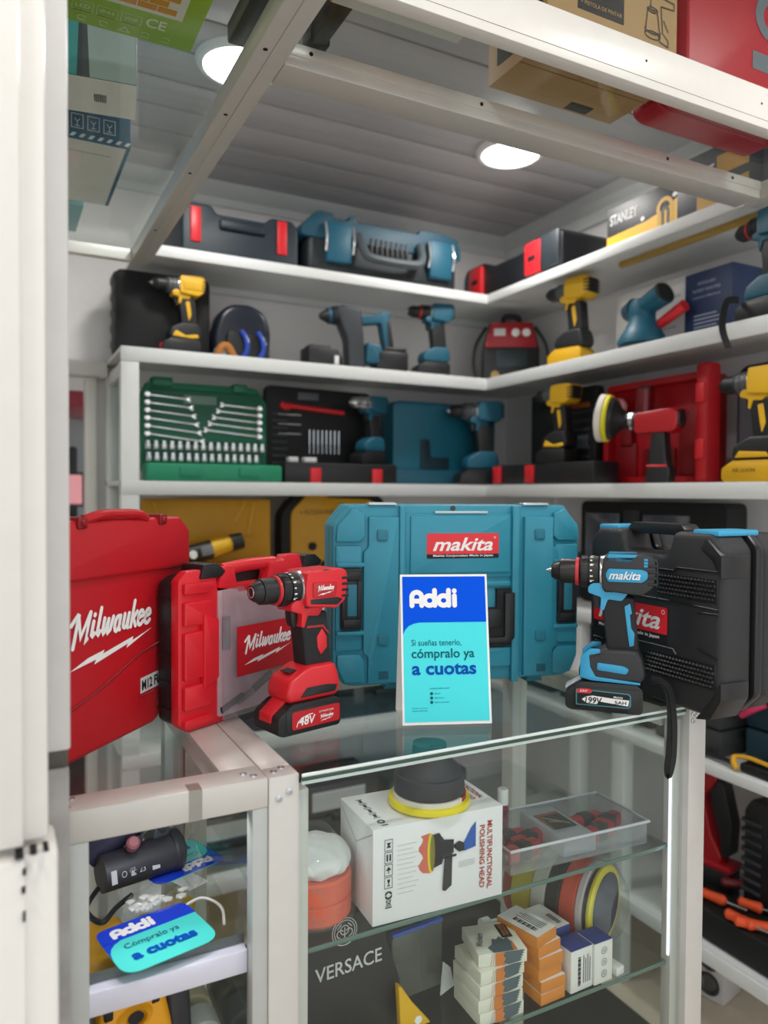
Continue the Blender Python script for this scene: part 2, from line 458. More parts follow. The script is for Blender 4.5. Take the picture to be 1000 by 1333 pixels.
q = MB(); q.box(.012, .016, .035, .29, .24, 1.63); q.build('side_pane', PANE, t)
t = thing('shelving_rack', 'white metal shelving rack along the right wall meeting the back rack in the corner', 'shelving', (XR, 0, 0))
for i, (a, b) in enumerate(SZ[:3] + [(.955, .985), (.664, .69), (.215, .25)]):
    q = MB(); y0 = 1.085 if i == 0 else .9
    q.box(.0125, .325, y0, YB - .002, b - .012, b - .0008, .002); q.box(0, .012, y0, YB + .0, a + .0005, b, .003)
    q.build('shelf', SHELF, t)
for y in (1.64, 1.47):
    q = MB(); q.box(.014, .05, y, y + .045, 0, .954, .003); q.build('post', SHELF, t)
q = MB(); q.box(.10, .114, 1.10, 1.60, 1.957, 1.9725, .001); q.build('edge_tape', m('yellow tape', '#b8964a', .6), t)

# ------------------------------------------------------------------ overhead glass shelf on a metal frame
ZO = 1.92
t = thing('added_floor_mat', 'dark mat added behind the display cabinets to darken the floor', 'mat', (.05, 1.3, .0005))
q = MB(); q.box(0, 1.38, 0, .78, 0, .008, .003); q.build('mat', m('mat', '#2e2f2f', .8, bump=.4, bscale=300), t)  # made-up mat, put in to darken the floor behind the glass
t = thing('overhead_shelf', 'suspended glass shelf in a white metal frame above the counter', 'shelf', (0, 0, ZO))
q = MB(); q.box(-.9, 1.46, .8262, .851, 0, .066, .002); q.build('front_rail', PAINT, t)
q = MB(); q.box(-.9, 1.46, .836, .841, .0662, .36); q.build('front_pane', PANE, t)
q = MB(); q.box(-.9, 1.46, .8258, .8265, .0125, .0132); q.build('rail_seam', m('seam', '#8f8b84', .6), t)
q = MB(); q.box(.3655, 1.386, 1.022, 1.080, 0, .0335, .002); q.box(.3655, 1.386, 1.0205, 1.0225, .016, .0335, .0005); q.build('rear_rail', ALU, t)
q = MB(); q.box(.318, .340, .8515, 2.094, 0, .0335, .002); q.box(.340, .365, .8515, 2.094, 0, .030, .002); q.build('cross_beam', ALU, t)
q = MB(); q.box(1.386, 1.43, .8515, 1.064, 0, .0335, .003); q.build('end_rail', ALU, t)
q = MB(); q.box(-.9, .318, 2.062, 2.09, 0, .03, .003); q.build('back_rail', PAINT, t)
for x, y, r in [(x, 1.0198, .0032) for x in (.405, .70, 1.12, 1.30)] + [(x, .8258, .002) for x in (.55, .86, 1.12)]:
    q = MB(); z = .024 if y > 1 else .038; q.cyl((x, y, z), (x, y + .002, z), r, n=10); q.build('screw_hole', HOLE, t)
for y in (1.0, 1.2, 1.45, 1.8):
    q = MB(); q.cyl((.330, y, -.0005), (.330, y, .001), .0035, n=10); q.build('screw_hole', HOLE, t)
q = MB(); q.box(-.9, .339, .852, 2.085, .0345, .0405); q.build('glass_pane', PANE, t)
q = MB(); q.box(.341, 1.43, .852, 1.062, .0345, .0405); q.build('glass_pane', PANE, t)

# ------------------------------------------------------------------ the two glass display cabinets under the camera
FY = .788
def screw(x, y, z, d):
    q = MB(); q.lathe([(.0042, 0), (.004, .0012), (.002, .0016), (.0018, .0006)], (x, y, z), d, 14); q.build('screw', STEEL, t)
t = thing('display_cabinet', 'left display cabinet, narrow and framed in pale metal, red cases on its top', 'display cabinet')
B = 1.24
q = MB()
q.box(.03, .265, FY, FY + .044, .967, 1.0, .0015)          # front rail
q.box(.222, .265, FY + .044, B, .97, .9995, .0015); q.box(.03, .06, FY + .044, B, .97, .9995, .0015); q.box(.06, .222, B - .04, B, .97, .9995, .0015)
q.build('top_frame', ALU, t)
q = MB(); q.box(.0, .222, FY + .044, B - .04, .989, .995); q.build('top_pane', [PANE], t)
for x0, x1 in ((.055, .0795), (.2475, .265)):
    q = MB(); q.box(x0, x1, FY + .001, FY + .022, 0, .967, .001); q.build('front_post', ALUG, t)
q = MB(); q.box(.2475, .2495, FY + .022, B, 0, .967); q.build('side_pane', PANE, t)
for x0 in (.03, .235):
    q = MB(); q.box(x0, x0 + .03, B - .03, B, 0, .97, .001); q.build('rear_post', ALUG, t)
q = MB(); q.box(.032, .2474, .82, B - .03, .803, .815); q.build('shelf', [PANE], t)
q = MB(); q.box(.08, .2474, .8195, .8205, .8035, .8145); q.build('shelf_edge', m('dark glass edge', '#4e5856', .15, coat=.5), t)
q = MB(); q.box(.0795, .2475, .806, .8335, .776, .8025, .002); q.build('light_bar', m('led bar', '#d9d8e6', .35, .1), t)
q = MB(); q.box(.035, .2474, .80, B - .02, .0, .03); q.build('bottom_board', DGREY, t)
for x, y in ((.06, .80), (.066, .822), (.243, .81), (.252, .80)): screw(x, y, 1.0, (0, 0, 1))
ld = bpy.data.lights.new('led_light', 'AREA'); ld.shape = 'RECTANGLE'; ld.size = .16; ld.size_y = .01; ld.energy = .16; ld.color = (.93, .95, 1)  # light added under the top to brighten the card; no source known there
lo = bpy.data.objects.new('led_light', ld); COL.objects.link(lo); lo.parent = t; lo.location = (.16, FY + .03, .962); lo.rotation_euler = (R(22), 0, 0)
q = MB(); q.box(.085, .24, FY + .026, FY + .034, .9635, .967, .0005); q.build('led_strip', m('led glow', '#e6eaff', .4, emit=1.0), t)  # glowing strip added to go with that light
q = MB(); q.box(.178, .192, FY - .0004, FY, .968, .9995); q.box(.178, .192, FY - .0004, FY + .02, 1.0, 1.0004); q.build('tape', glass('sticky tape', '#e8e6e0', .12, .25, '#d8d6d0', .2), t)

t = thing('display_cabinet', 'right display cabinet, wide, glass fronted and glass topped, with a white polishing head carton inside', 'display cabinet')
q = MB(); q.box(.2655, .301, FY - .001, FY + .03, 0, .9995, .0015); q.box(.301, .3145, FY + .004, FY + .025, 0, .978, .001); q.build('front_post', ALU, t)
q = MB(); q.box(.266, .301, FY + .03, B, .965, .9995, .0015); q.build('side_rail', ALU, t)
q = MB(); q.box(.915, .951, FY - .012, FY + .028, 0, .9995, .002); q.box(.9, .915, FY + .004, FY + .022, 0, .978, .001); q.build('front_post', ALU, t)
q = MB(); q.box(.9, .95, FY + .028, B, .962, .992, .0015); q.build('side_rail', ALU, t)
q = MB(); q.box(.301, .915, B - .03, B, .965, .992, .0015); q.build('rear_rail', ALU, t)
for x0 in (.266, .915):
    q = MB(); q.box(x0, x0 + .035, B - .035, B, 0, .962, .0015); q.build('rear_post', ALU, t)
TOPG = glass('top pane', '#f4f8f6', .045)
q = MB(); q.box(.302, .914, FY - .004, B - .02, .993, 1.0); q.build('glass_top', [TOPG], t)
q = MB(); q.box(.302, .914, FY - .0075, FY - .0045, .9962, 1.0, .0008); q.build('glass_top_edge', EDGE, t)
q = MB(); q.box(.302, .914, FY - .0070, FY - .0045, .9915, .9960, .0004); q.build('glass_top_underedge', m('dark green edge', '#24423a', .15, coat=.5), t)
q = MB(); q.box(.303, .914, FY - .0055, FY - .0005, .9868, .9912, .0008); q.build('front_glass_edge', m('pale glass edge', '#c9dcd6', .1, coat=.8), t)
q = MB(); q.box(.303, .912, FY - .004, FY + .001, .0, .9865); q.build('front_pane', [PANE], t)
q = MB(); q.box(.93, .934, FY + .03, B - .036, .02, .962); q.build('side_pane', PANE, t)
for z in (.787, .608):
    q = MB(); q.box(.302, .9, .8015, B - .036, z - .006, z); q.build('shelf', [PANE], t)
    q = MB(); q.box(.303, .899, .7995, .8015, z - .006, z, .0006); q.build('shelf_edge', m('green glass edge', '#5d776e', .15, coat=.6), t)
q = MB(); q.box(.8955, .8982, FY + .004, FY + .008, .62, .982, .001); q.build('led_strip', m('led glow', '#e6eaff', .4, emit=1.0), t)
q = MB(); q.box(.32, .912, .80, B - .02, .0, .03); q.build('bottom_board', DGREY, t)
for x, y in ((.276, .803), (.288, .812)): screw(x, y, .9995, (0, 0, 1))
for x, z in ((.277, .975), (.289, .981)): screw(x, FY - .001, z, (0, -1, 0))
for x, z in ((.922, .978), (.931, .985), (.922, .988)): screw(x, FY - .012, z, (0, -1, 0))
ld = bpy.data.lights.new('led_light', 'AREA'); ld.shape = 'RECTANGLE'; ld.size = .01; ld.size_y = .34; ld.energy = 2.6; ld.color = (.93, .95, 1)
lo = bpy.data.objects.new('led_light', ld); COL.objects.link(lo); lo.parent = t
lo.matrix_local = Matrix(((0, 0, 1, .884), (0, 1, 0, FY + .03), (0, 0, 0, .80), (0, 0, 0, 1)))
lo.location = (.884, FY + .035, .80); lo.rotation_euler = (R(90), 0, R(-70)); 
# ------------------------------------------------------------------ cordless drill, chuck towards -X, battery base at z 0
def oval(x, r, z, h, q, sy=1., seg=28):
    q.lathe([(r, 0), (r, h)], (x, 0, z), (1, 0, 0), seg)
def drill(t, c, marks=True, bit=True, low=False):
    """c: body, nose, grip, trigger, foot, battery, collar, chuck, ring, trim"""
    N = 18 if low else 32
    q = MB()      # battery
    q.prism(rp([(-.058, .004), (-.05, 0), (.05, 0), (.054, .005), (.054, .036), (.046, .044), (-.034, .044), (-.058, .028)], .005), -.033, .033, 'y', .004)
    q.box(-.046, .05, -.0345, .0345, .004, .038, .003)
    bat = q.build('battery', c['battery'], t)
    q = MB()
    q.prism(rp([(-.036, .044), (.05, .044), (.058, .056), (.054, .078), (.047, .094), (.001, .094), (-.012, .088), (-.034, .076), (-.040, .058)], .006), -.029, .029, 'y', .009, 3)
    q.build('foot', c['foot'], t)
    q = MB()
    q.prism(rp([(.001, .09), (.048, .09), (.044, .13), (.04, .172), (-.004, .172), (-.006, .15), (-.002, .12)], .006), -.0175, .0175, 'y', .011, 4)
    q.build('handle', c['grip'], t)
    q = MB()
    q.prism(rp([(-.027, .186), (-.027, .177), (-.008, .171), (-.009, .152), (-.004, .150), (.002, .168), (.022, .166), (.034, .182), (.032, .192), (-.02, .192)], .003), -.0195, .0195, 'y', .004)
    q.build('trigger_guard', c['trim'], t)
    q = MB()
    q.prism(rp([(-.021, .176), (-.019, .158), (-.0155, .150), (-.010, .152), (-.006, .172), (-.008, .178)], .003), -.008, .008, 'y', .003)
    q.build('trigger', c['trigger'], t)
    q = MB()      # motor housing
    q.prism(rp([(-.006, .182), (.05, .176), (.066, .188), (.070, .21), (.068, .232), (.058, .236), (-.004, .234), (-.008, .21)], .006), -.029, .029, 'y', .013, 4)
    q.build('body', c['body'], t)
    q = MB(); q.box(.0685, .0735, -.02, .02, .189, .228, .002)
    for k in range(4): q.box(.058, .071, -.0302, .0302, .192 + .009 * k, .196 + .009 * k, .001)
    q.build('rear_cap', c['rear'], t)
    q = MB(); q.lathe([(.021, 0), (.0255, .002), (.0255, .006), (.0265, .008), (.027, .012)], (-.012, 0, .207), (1, 0, 0), N); q.build('nose_ring', c['nose'], t)
    q = MB(); q.lathe([(.022, 0), (.0238, .002), (.0238, .012), (.0226, .0126), (.0226, .0134), (.0242, .014), (.0246, .027), (.022, .028)], (-.0395, 0, .207), (1, 0, 0), N)
    for k in range(12):
        a = 2 * math.pi * k / 12
        q.box(-.038, -.028, -.0016, .0016, .0232, .0246, .0006, M=Matrix.Translation((0, 0, .207)) @ Matrix.Rotation(a, 4, 'X'))
    q.build('collar', c['collar'], t)
    if marks:
        q = MB()
        for k in range(18):
            M = Matrix.Translation((0, 0, .207)) @ Matrix.Rotation(2 * math.pi * k / 18, 4, 'X')
            q.box(-.0245, -.0215 + .0012 * (k % 2), -.0011, .0011, .0241, .0248, M=M)
            if k % 3 == 0: q.box(-.0245, -.0185, .0012, .0018, .0241, .0248, M=M)
        tag(q.build('torque_marks', WHITE, t), 'white torque numbers')
    q = MB(); q.lathe([(.0195, 0), (.0218, .001), (.0218, .0055), (.0195, .0065)], (-.047, 0, .207), (1, 0, 0), N); q.build('chuck_ring', c['ring'], t)
    q = MB(); q.lathe([(.006, 0), (.0105, 0), (.0135, .004), (.0165, .0125), (.0162, .0128), (.0186, .0135), (.0192, .0175), (.0192, .0365), (.018, .038)], (-.083, 0, .207), (1, 0, 0), N)
    q.build('chuck', c['chuck'], t)
    q = MB(); q.lathe([(.0058, .004), (.0065, -.0006), (.0078, -.0006), (.009, .001)], (-.083, 0, .207), (1, 0, 0), 20)
    if bit: q.lathe([(.0001, 0), (.0042, .009), (.0056, .013)], (-.0935, 0, .207), (1, 0, 0), 14)
    q.build('chuck_jaw', STEEL, t)
    return bat
def side_plate(t, name, pts, y, mat, th=.003, both=True, r=.003):
    for s in ((-1, 1) if both else (-1,)):
        q = MB(); q.prism(rp(pts, r), s * y, s * (y + th), 'y', .001); q.build(name, mat, t)

# blue and black drill at the counter's right front edge
t = thing('cordless_drill', 'blue and black cordless drill standing on the glass top in front of the black case', 'drill', (.8015, .832, 1.0005), -45, sc=.965)
BODYD = m('drill charcoal', '#2b2c2f', .5, bump=.2, bscale=1300)
dm = dict(body=BODYD, nose=STEEL, grip=m('rubber grip', '#1f2022', .7, bump=.5, bscale=900), trigger=BLACK, foot=BODYD, battery=BLACK, collar=BLACK, chuck=m('chuck black', '#2a2725', .35, .2), ring=m('chuck red', '#c8303a', .4), trim=BLUE, rear=BLACK)
bat = drill(t, dm)
side_plate(t, 'name_plate', [(.002, .196), (.05, .196), (.058, .202), (.058, .212), (.05, .2155), (.002, .2155), (-.002, .206)], .0288, m('plate blue', '#2f9fce', .3), .003)
for F, x in ((front(0, -.0322, 0), .003), (back(0, .0322, 0), -.052)):
    text(t, F, 'makita', x, .2, .045, .0125, WHITE, .35, .015)
side_plate(t, 'top_plate', [(-.002, .226), (.034, .226), (.044, .237), (.002, .237)], .026, m('plate blue'), .003, r=.002)
side_plate(t, 'grip_stripe', [(.026, .158), (.034, .163), (.037, .148), (.034, .146), (.036, .126), (.041, .118), (.04, .1), (.034, .098), (.031, .118)], .0165, m('plate blue'), .0022, r=.001)
side_plate(t, 'foot_trim', [(-.037, .05), (-.02, .046), (.05, .044), (.05, .047), (-.014, .052), (-.022, .066), (-.024, .084), (-.008, .088), (-.008, .094), (-.022, .094), (-.036, .082)], .0275, m('plate blue'), .003, r=.0015)
side_plate(t, 'foot_panel', [(-.012, .062), (.03, .058), (.034, .066), (.026, .0705), (-.012, .0735)], .0278, m('plate blue'), .0022)
side_plate(t, 'lock_switch', [(-.003, .179), (.010, .179), (.012, .183), (.010, .187), (-.003, .187), (-.005, .183)], .0193, BLACK, .0015, r=.0015)
for i in range(3): side_plate(t, 'vent', [(.0525, .219 + .0045 * i), (.058, .219 + .0045 * i), (.058, .2225 + .0045 * i), (.0525, .2225 + .0045 * i)], .0285, m('plate blue'), .001, r=.0004)
F = front(0, -.0345, 0)
lb = patch(bat, F, [rp([(-.042, .009), (.034, .009), (.037, .012), (.037, .028), (.034, .031), (-.03, .033), (-.042, .033)], .002)], m('label teal', '#3c8f9c', .4), 'label', .0002)
patch(bat, F, [rp([(-.0405, .0105), (.0345, .0105), (.0355, .027), (.033, .0295), (-.03, .0315), (-.0405, .0315)], .002)], BLACK2, 'label_field', .0006)
patch(bat, F, [rp([(-.041, .027), (-.021, .0275), (-.018, .031), (-.021, .0345), (-.036, .0345), (-.041, .031)], .002)], m('label red', '#d42a35', .4), 'badge', .0012)
text(bat, F, 'LXT', -.036, .0293, .011, .003, WHITE, .2, .02, lift=.0018)
patch(bat, F, [[(-.0335, .018), (-.027, .013), (-.012, .012), (-.008, .0165), (.033, .0125), (.0345, .0215), (.008, .0225), (-.018, .0245), (-.027, .0225)]], WHITE, 'badge', .0010)
text(bat, F, '199V', -.0285, .0128, .0245, .0095, BLACK2, .1, .02, lift=.0017)
text(bat, F, '5AH', .014, .0145, .0165, .005, BLACK2, 0, .02, lift=.0017)
text(bat, F, 'Makita', .012, .0235, .0135, .0028, WHITE, .2, .01, lift=.0017)
q = MB(); q.prism(rp([(-.0595, .030), (-.036, .046), (-.033, .044), (-.0585, .026)], .001), -.012, .012, 'y', .001); tag(q.build('release_button', m('pale button', '#dfe3e2', .4), bat), 'pale release button')
st = thing('wrist_strap', 'black wrist strap hanging from the blue drill over the counter edge', 'strap', (.8525, .7735, 1.0))
q = MB()
q.tube([(-.004, .015, .047), (.002, .002, .045), (.006, -.007, .03), (.007, -.011, -.005), (.004, -.0125, -.05), (-.001, -.014, -.075), (.0005, -.015, -.088), (.005, -.0165, -.076), (.009, -.0165, -.055), (.010, -.0155, -.01), (.007, -.011, .03), (.003, -.002, .044), (-.004, .012, .043)], .002, flat=(.0015, .009, (0, 1, 0)), sub=5)
q.build('strap_loop', BLACK2, st)

# red drill at the join of the cabinets
t = thing('cordless_drill', 'red and black cordless drill standing beside the red case with the clear lid', 'drill', (.361, .946, 1.0005), 14, sc=.9)
REDB = m('drill red', '#dd2630', .35)
rm = dict(body=REDB, nose=STEEL, grip=m('rubber grip'), trigger=BLACK, foot=REDB, battery=BLACK, collar=m('collar black', '#1a1a1c', .35), chuck=BLACK, ring=m('chuck red'), trim=REDB, rear=BLACK)
bat = drill(t, rm, bit=False)
side_plate(t, 'name_plate', [(.004, .195), (.046, .195), (.048, .216), (.004, .218)], .0285, m('plate red', '#c41f2a', .3), .0025)
for F, x in ((front(0, -.0312, 0), .011), (back(0, .0312, 0), -.041)): script_logo(t, F, x, .198, .03, .016, WHITE)
side_plate(t, 'side_rail', [(.012, .222), (.056, .222), (.06, .231), (.03, .236), (.014, .233)], .0255, BLACK, .003, r=.002)
side_plate(t, 'side_rail', [(.0, .186), (.05, .181), (.06, .189), (.05, .193), (.0, .193)], .0265, BLACK, .0028, r=.002)
side_plate(t, 'grip_diamond', [(.027, .107), (.038, .117), (.0375, .133), (.029, .146), (.0195, .134), (.021, .118)], .0168, REDB, .002, r=.001)
side_plate(t, 'grip_line', [(.001, .149), (.03, .148), (.0415, .136), (.0425, .139), (.031, .1515), (.001, .1525)], .0165, m('grip red line', '#a82a30', .5), .0022, r=.0005)
side_plate(t, 'foot_vent', [(-.018, .051), (.046, .051), (.05, .061), (.03, .064), (-.006, .064)], .0286, BLACK, .0012, r=.002)
side_plate(t, 'lock_switch', [(-.003, .179), (.010, .179), (.012, .183), (.010, .187), (-.003, .187), (-.005, .183)], .0193, BLACK, .0015, r=.0015)
q = MB(); q.prism(rp([(-.0605, .018), (-.0595, .030), (-.037, .0475), (-.032, .045), (-.057, .02)], .001), -.015, .015, 'y', .0015); q.build('release_button', REDB, bat)
q = MB(); q.box(-.026, -.004, -.012, .012, .0, .001, M=Matrix.Translation((0, 0, .0885)) @ Matrix.Rotation(R(-8), 4, 'Y')); q.build('charge_display', BLACK2, t)
F = front(0, -.0345, 0)
patch(bat, F, [rp([(-.036, .008), (.05, .008), (.05, .034), (-.036, .034)], .004)], m('plate red'), 'label', .0003)
text(bat, F, '48V', -.024, .0125, .029, .0125, WHITE, .15, .02)
strokes(bat, F, [[(-.028, .012), (-.026, .018), (-.019, .0235), (-.006, .0265), (.0, .0268)]], .0014, WHITE)
script_logo(bat, F, .014, .0125, .024, .0105, WHITE)
text(bat, F, 'LITHIUM-ION', .012, .0255, .026, .0028, WHITE)

# ------------------------------------------------------------------ teal tool case standing at the back of the right cabinet
t = thing('tool_case', 'large teal tool case standing upright in the middle behind the blue sign', 'tool case', (.467, 1.075, 1.0), -14.4)
Wd, Hh, Dp = .421, .297, .10
TE = m('case teal', '#2f8ea6', .45, bump=.12, bscale=1300); TE2 = m('case teal groove', '#27798f', .5)
oct_ = [(.0, .042), (.016, .012), (.032, .008), (.39, .008), (.408, .014), (Wd, .042), (Wd, .255), (.395, Hh), (.026, Hh), (0, .265)]
q = MB(); q.prism(rp(oct_, .006), .008, Dp * .48, 'y', .004); q.build('front_shell', TE, t)
q = MB(); q.prism(rp(oct_, .006), Dp * .5, Dp, 'y', .004); q.build('rear_shell', TE, t)
q = MB(); q.prism(rp([(.03 + (a - .03) * .985 + .003, .148 + (b - .148) * .98) for a, b in oct_], .005), Dp * .47, Dp * .51, 'y'); q.build('seam', TE2, t)
q = MB()
def pad(pts, bev=.003, d=0., r=.003, M=q): M.prism(rp(pts, r), d, .012, 'y', bev)
pad([(.056, .012), (.106, .012), (.106, .278), (.056, .278), (.056, .23), (.048, .222), (.048, .062), (.056, .055)])
pad([(.32, .012), (.372, .012), (.372, .055), (.38, .062), (.38, .222), (.372, .23), (.372, .278), (.32, .278)])
pad([(.106, .004), (.116, .004), (.116, .296), (.106, .296)], d=-.002)
pad([(.298, .004), (.311, .004), (.311, .296), (.298, .296)], d=-.002)
for sx in (1, -1):
    X = (lambda x: x) if sx == 1 else (lambda x: .422 - x)
    pad([(X(.004), .238), (X(.042), .238), (X(.05), .246), (X(.05), .284), (X(.03), .291), (X(.006), .264)])
    pad([(X(.006), .044), (X(.018), .016), (X(.05), .014), (X(.05), .05), (X(.042), .06), (X(.006), .06)])
    pad([(X(.004), .066), (X(.046), .066), (X(.046), .232), (X(.004), .232)], d=.003)
pad([(.116, .178), (.298, .178), (.298, .283), (.116, .283)], d=.003)
pad([(.124, .186), (.294, .186), (.294, .28), (.124, .28)], d=-.001)
pad([(.116, .03), (.298, .03), (.298, .062), (.116, .062)], d=.002)
pad([(.116, .162), (.298, .162), (.298, .172), (.116, .172)], d=.003)
q.build('front_panels', TE, t)
q = MB()
for x, z in ((.078, .2485), (.346, .2485), (.08, .082), (.349, .08)):
    q.prism(rp([(x - .009, z - .009), (x + .009, z - .009), (x + .009, z + .009), (x - .009, z + .009)], .004), -.0035, .001, 'y', .0015)
    q.prism(rp([(x - .006, z - .006), (x + .006, z - .006), (x + .006, z + .006), (x - .006, z + .006)], .003), -.0042, .0, 'y')
q.build('boss', TE2, t)
q = MB()
for x in (.081, .351): q.prism([(x - .008, .019), (x + .008, .019), (x + .008, .032), (x - .008, .032)], -.0006, .002, 'y')
q.build('slot', m('slot', '#1c5d70', .6), t)
for sx in (0, 1):
    X0 = .011 if sx == 0 else .378
    q = MB(); q.box(X0, X0 + .034, -.006, .012, .1, .197, .003); q.box(X0 + .003, X0 + .031, -.009, 0, .104, .118, .002); q.box(X0 + .003, X0 + .031, -.009, 0, .178, .193, .002)
    q.box(X0 + .001, X0 + .009, -.0085, 0, .118, .178, .001); q.box(X0 + .026, X0 + .033, -.0085, 0, .118, .178, .001)
    lt = q.build('latch', BLACK, t)
    q = MB(); q.box(X0 + .010, X0 + .0255, -.0072, -.005, .122, .172, .001); q.build('latch_window', TE2, lt)
    for zb in (.199, .091):
        q = MB(); q.box(X0 - .006, X0 + .038, -.004, .004, zb, zb + .007, .0015); q.build('latch_bar', TE, lt)
q = MB(); q.prism([(.25, .064), (.307, .064), (.307, .159), (.272, .159), (.272, .128), (.25, .128)], .0005, .010, 'y'); hb = q.build('handle_recess', BLACK2, t)
q = MB(); q.prism(rp([(.25, .08), (.284, .08), (.284, .153), (.302, .153), (.302, .078), (.292, .07), (.25, .07)], .003), -.006, .0, 'y', .002); q.box(.252, .28, -.002, .002, .096, .126, .001); q.build('handle', BLACK, t)
F = front(0, -.001, 0)
patch(t, F, [rect(.151, .2735, .2175, .251, .002)], m('logo red', '#e3242e', .35), 'label'); patch(t, F, [rect(.151, .2735, .2105, .2185, .0015)], BLACK2, 'label', .0003)
text(t, F, 'makita', .161, .2225, .102, .0215, WHITE, .3, .02)
strokes(t, F, [arc(.2665, .244, .0016, 0, 360, 10)], .0005, WHITE)
text(t, F, 'Makita Corporation Made in Japan', .1615, .2125, .102, .0042, WHITE, 0, .02)
q = MB()
for x0 in (.056, .318):
    q.box(x0, x0 + .046, .003, .032, .2965, .2992, .0006)
    for k in range(3): q.box(x0 + .002, x0 + .045, .006 + .008 * k, .010 + .008 * k, .299, .3006, .0006)
tag(q.build('hinge', m('silver hinge', '#c9d0d1', .3, .6), t), 'silver hinge plates')
q = MB(); q.box(.165, .255, .0005, .004, .283, .287, .0008); q.build('rating_sticker', m('pale sticker', '#b9ced0', .4), t)
q = MB(); q.lathe([(.003, 0), (.0042, .001), (.0042, .002)], (.197, .008, .2915), (0, -1, 0), 14); q.build('screw', DGREY, t)
q = MB()
for x in (.085, .33): q.prism([(x, .0), (x + .03, .0), (x + .026, .012), (x + .004, .012)], .012, .09, 'y', .002)
q.build('foot', TE2, t)

# ------------------------------------------------------------------ tent sign in front of it
t = thing('tent_sign', 'blue and turquoise folded tent sign advertising payment in instalments, white lettering on top', 'sign', (.487, .884, 1.0005), -21.2)
lean = 11.
SW, SH = .1235, .2045
ST = Matrix.Rotation(R(-lean), 4, 'X')
def sheet(x0, x1, z0, z1, d0, d1, mat, name, par, M):
    q = MB(); q.box(x0, x1, d0, d1, z0, z1, M=M); return q.build(name, mat, par)
pan = sheet(0, SW, 0, SH, 0, .0012, WHITE, 'front_panel', t, ST)
hz = SH * math.cos(R(lean)); dy = 2 * SH * math.sin(R(lean))
sheet(0, SW, 0, SH, -.0012, 0, WHITE, 'back_panel', t, Matrix.Translation((0, dy + .0012, 0)) @ Matrix.Rotation(R(lean), 4, 'X'))
sheet(0, SW, 0, .0008, 0, dy, WHITE, 'base_panel', t, I4)
F = ST @ front(0, 0, 0)
patch(pan, F, [rect(.003, SW - .003, .004, SH - .003)], m('sign turquoise', '#52e3ea', .5, var=.01, spec=.1), 'print', .0002)
patch(pan, F, [[(.003, .122), (.006, .1285), (.011, .1335), (.018, .1365), (.026, .138), (SW - .003, .138), (SW - .003, SH - .003), (.003, SH - .003)]], m('sign blue', '#0055e4', .5, var=.01, spec=.08), 'print', .0006)
strokes(pan, F, ADDI, .0068, WHITE, box=(.0125, .158, .067, .0275), lift=.0012)
TXT = m('sign ink', '#12606f', .5, spec=.1); TXB = m('sign ink blue', '#0a4fb2', .5, spec=.1)
text(pan, F, 'Si sueñas tenerlo,', .014, .105, .07, .0095, TXT, lift=.0011)
text(pan, F, 'cómpralo ya', .014, .0855, .088, .0165, TXT, bold=.012, lift=.0011)
text(pan, F, 'a cuotas', .014, .0665, .09, .0155, TXB, bold=.028, lift=.0011)
text(pan, F, 'www.addi.com', .038, .0475, .027, .0022, TXT, lift=.0011)
for k, s in enumerate(('@addi', '@addico', '@somosaddi')):
    patch(pan, F, [circ(.0405, .0415 - .0058 * k, .0021, 12)], TXT, 'icon', .0009)
    text(pan, F, s, .0445, .0403 - .0058 * k, .008 + .006 * k, .0022, TXT, lift=.0011)
text(pan, F, 'Escanea y conoce', .0135, .0215, .021, .0018, TXT, lift=.0011); text(pan, F, 'más en addi.com', .0135, .0182, .021, .0018, TXT, lift=.0011)

# ------------------------------------------------------------------ black textured case on the right end, facing the drill
t = thing('tool_case', 'black textured tool case with blue latches standing at the right end of the counter', 'tool case', (.896, 1.115, 1.0), -93)
BC = m('case black', '#2a2a2c', .42, bump=.7, bscale=1500); BG = m('case black smooth', '#1b1b1d', .35)
L0, L1 = .152, .425
prof = [(L0, .03), (L0 + .02, .006), (.395, .006), (L1, .036), (L1, .24), (.405, .262), (.335, .262), (.322, .228), (.24, .228), (.228, .262), (L0 + .02, .262), (L0, .24)]
q = MB(); q.prism(rp(prof, .008), 0., .06, 'y', .010, 3); q.build('front_shell', BC, t)
q = MB(); q.prism(rp([(L0 + (x - L0) * 1.02 - .003, .134 + (z - .134) * 1.015) for x, z in prof], .008), .062, .078, 'y', .004); q.build('rim', BG, t)
q = MB(); q.prism(rp(prof, .008), .08, .128, 'y', .010, 3); q.build('rear_shell', BC, t)
q = MB(); q.prism(rp([(.222, .262), (.232, .272), (.332, .272), (.342, .262), (.33, .255), (.236, .255)], .004), .018, .05, 'y', .005); q.build('handle', BG, t)
for x0 in (.168, .366):
    q = MB(); q.box(x0, x0 + .046, .006, .085, .258, .2665, .003); q.build('latch', BLUE, t)
for (x0, x1, z0, z1) in ((.308, .418, .166, .2), (.27, .416, .046, .082), (.166, .268, .05, .085)):
    q = MB(); q.box(x0, x1, -.0015, .003, z0, z1, .001)
    n = int((x1 - x0) / .0062); k = int((z1 - z0) / .0062)
    for i in range(n):
        for j in range(k):
            x = x0 + .003 + i * .0062 + (.003 if j % 2 else 0); z = z0 + .0045 + j * .0062
            if x + .003 < x1: q.lathe([(.0032, 0), (.0012, .0026)], (x, -.0015, z), (0, -1, 0), 4)
    q.build('grip_pattern', BG, t, 20)
q = MB()
for pts in ([(.308, .205), (.34, .205), (.345, .21), (.42, .21)], [(.31, .16), (.42, .158)], [(.19, .16), (.308, .16)], [(.385, .15), (.42, .152)], [(.385, .1), (.42, .09)], [(.27, .09), (.34, .09), (.346, .083)], [(.175, .09), (.265, .09)]):
    q = MB(); q.tube([(x, -.001, z) for x, z in pts], .0014, 6, sub=0); q.build('crease', BG, t)
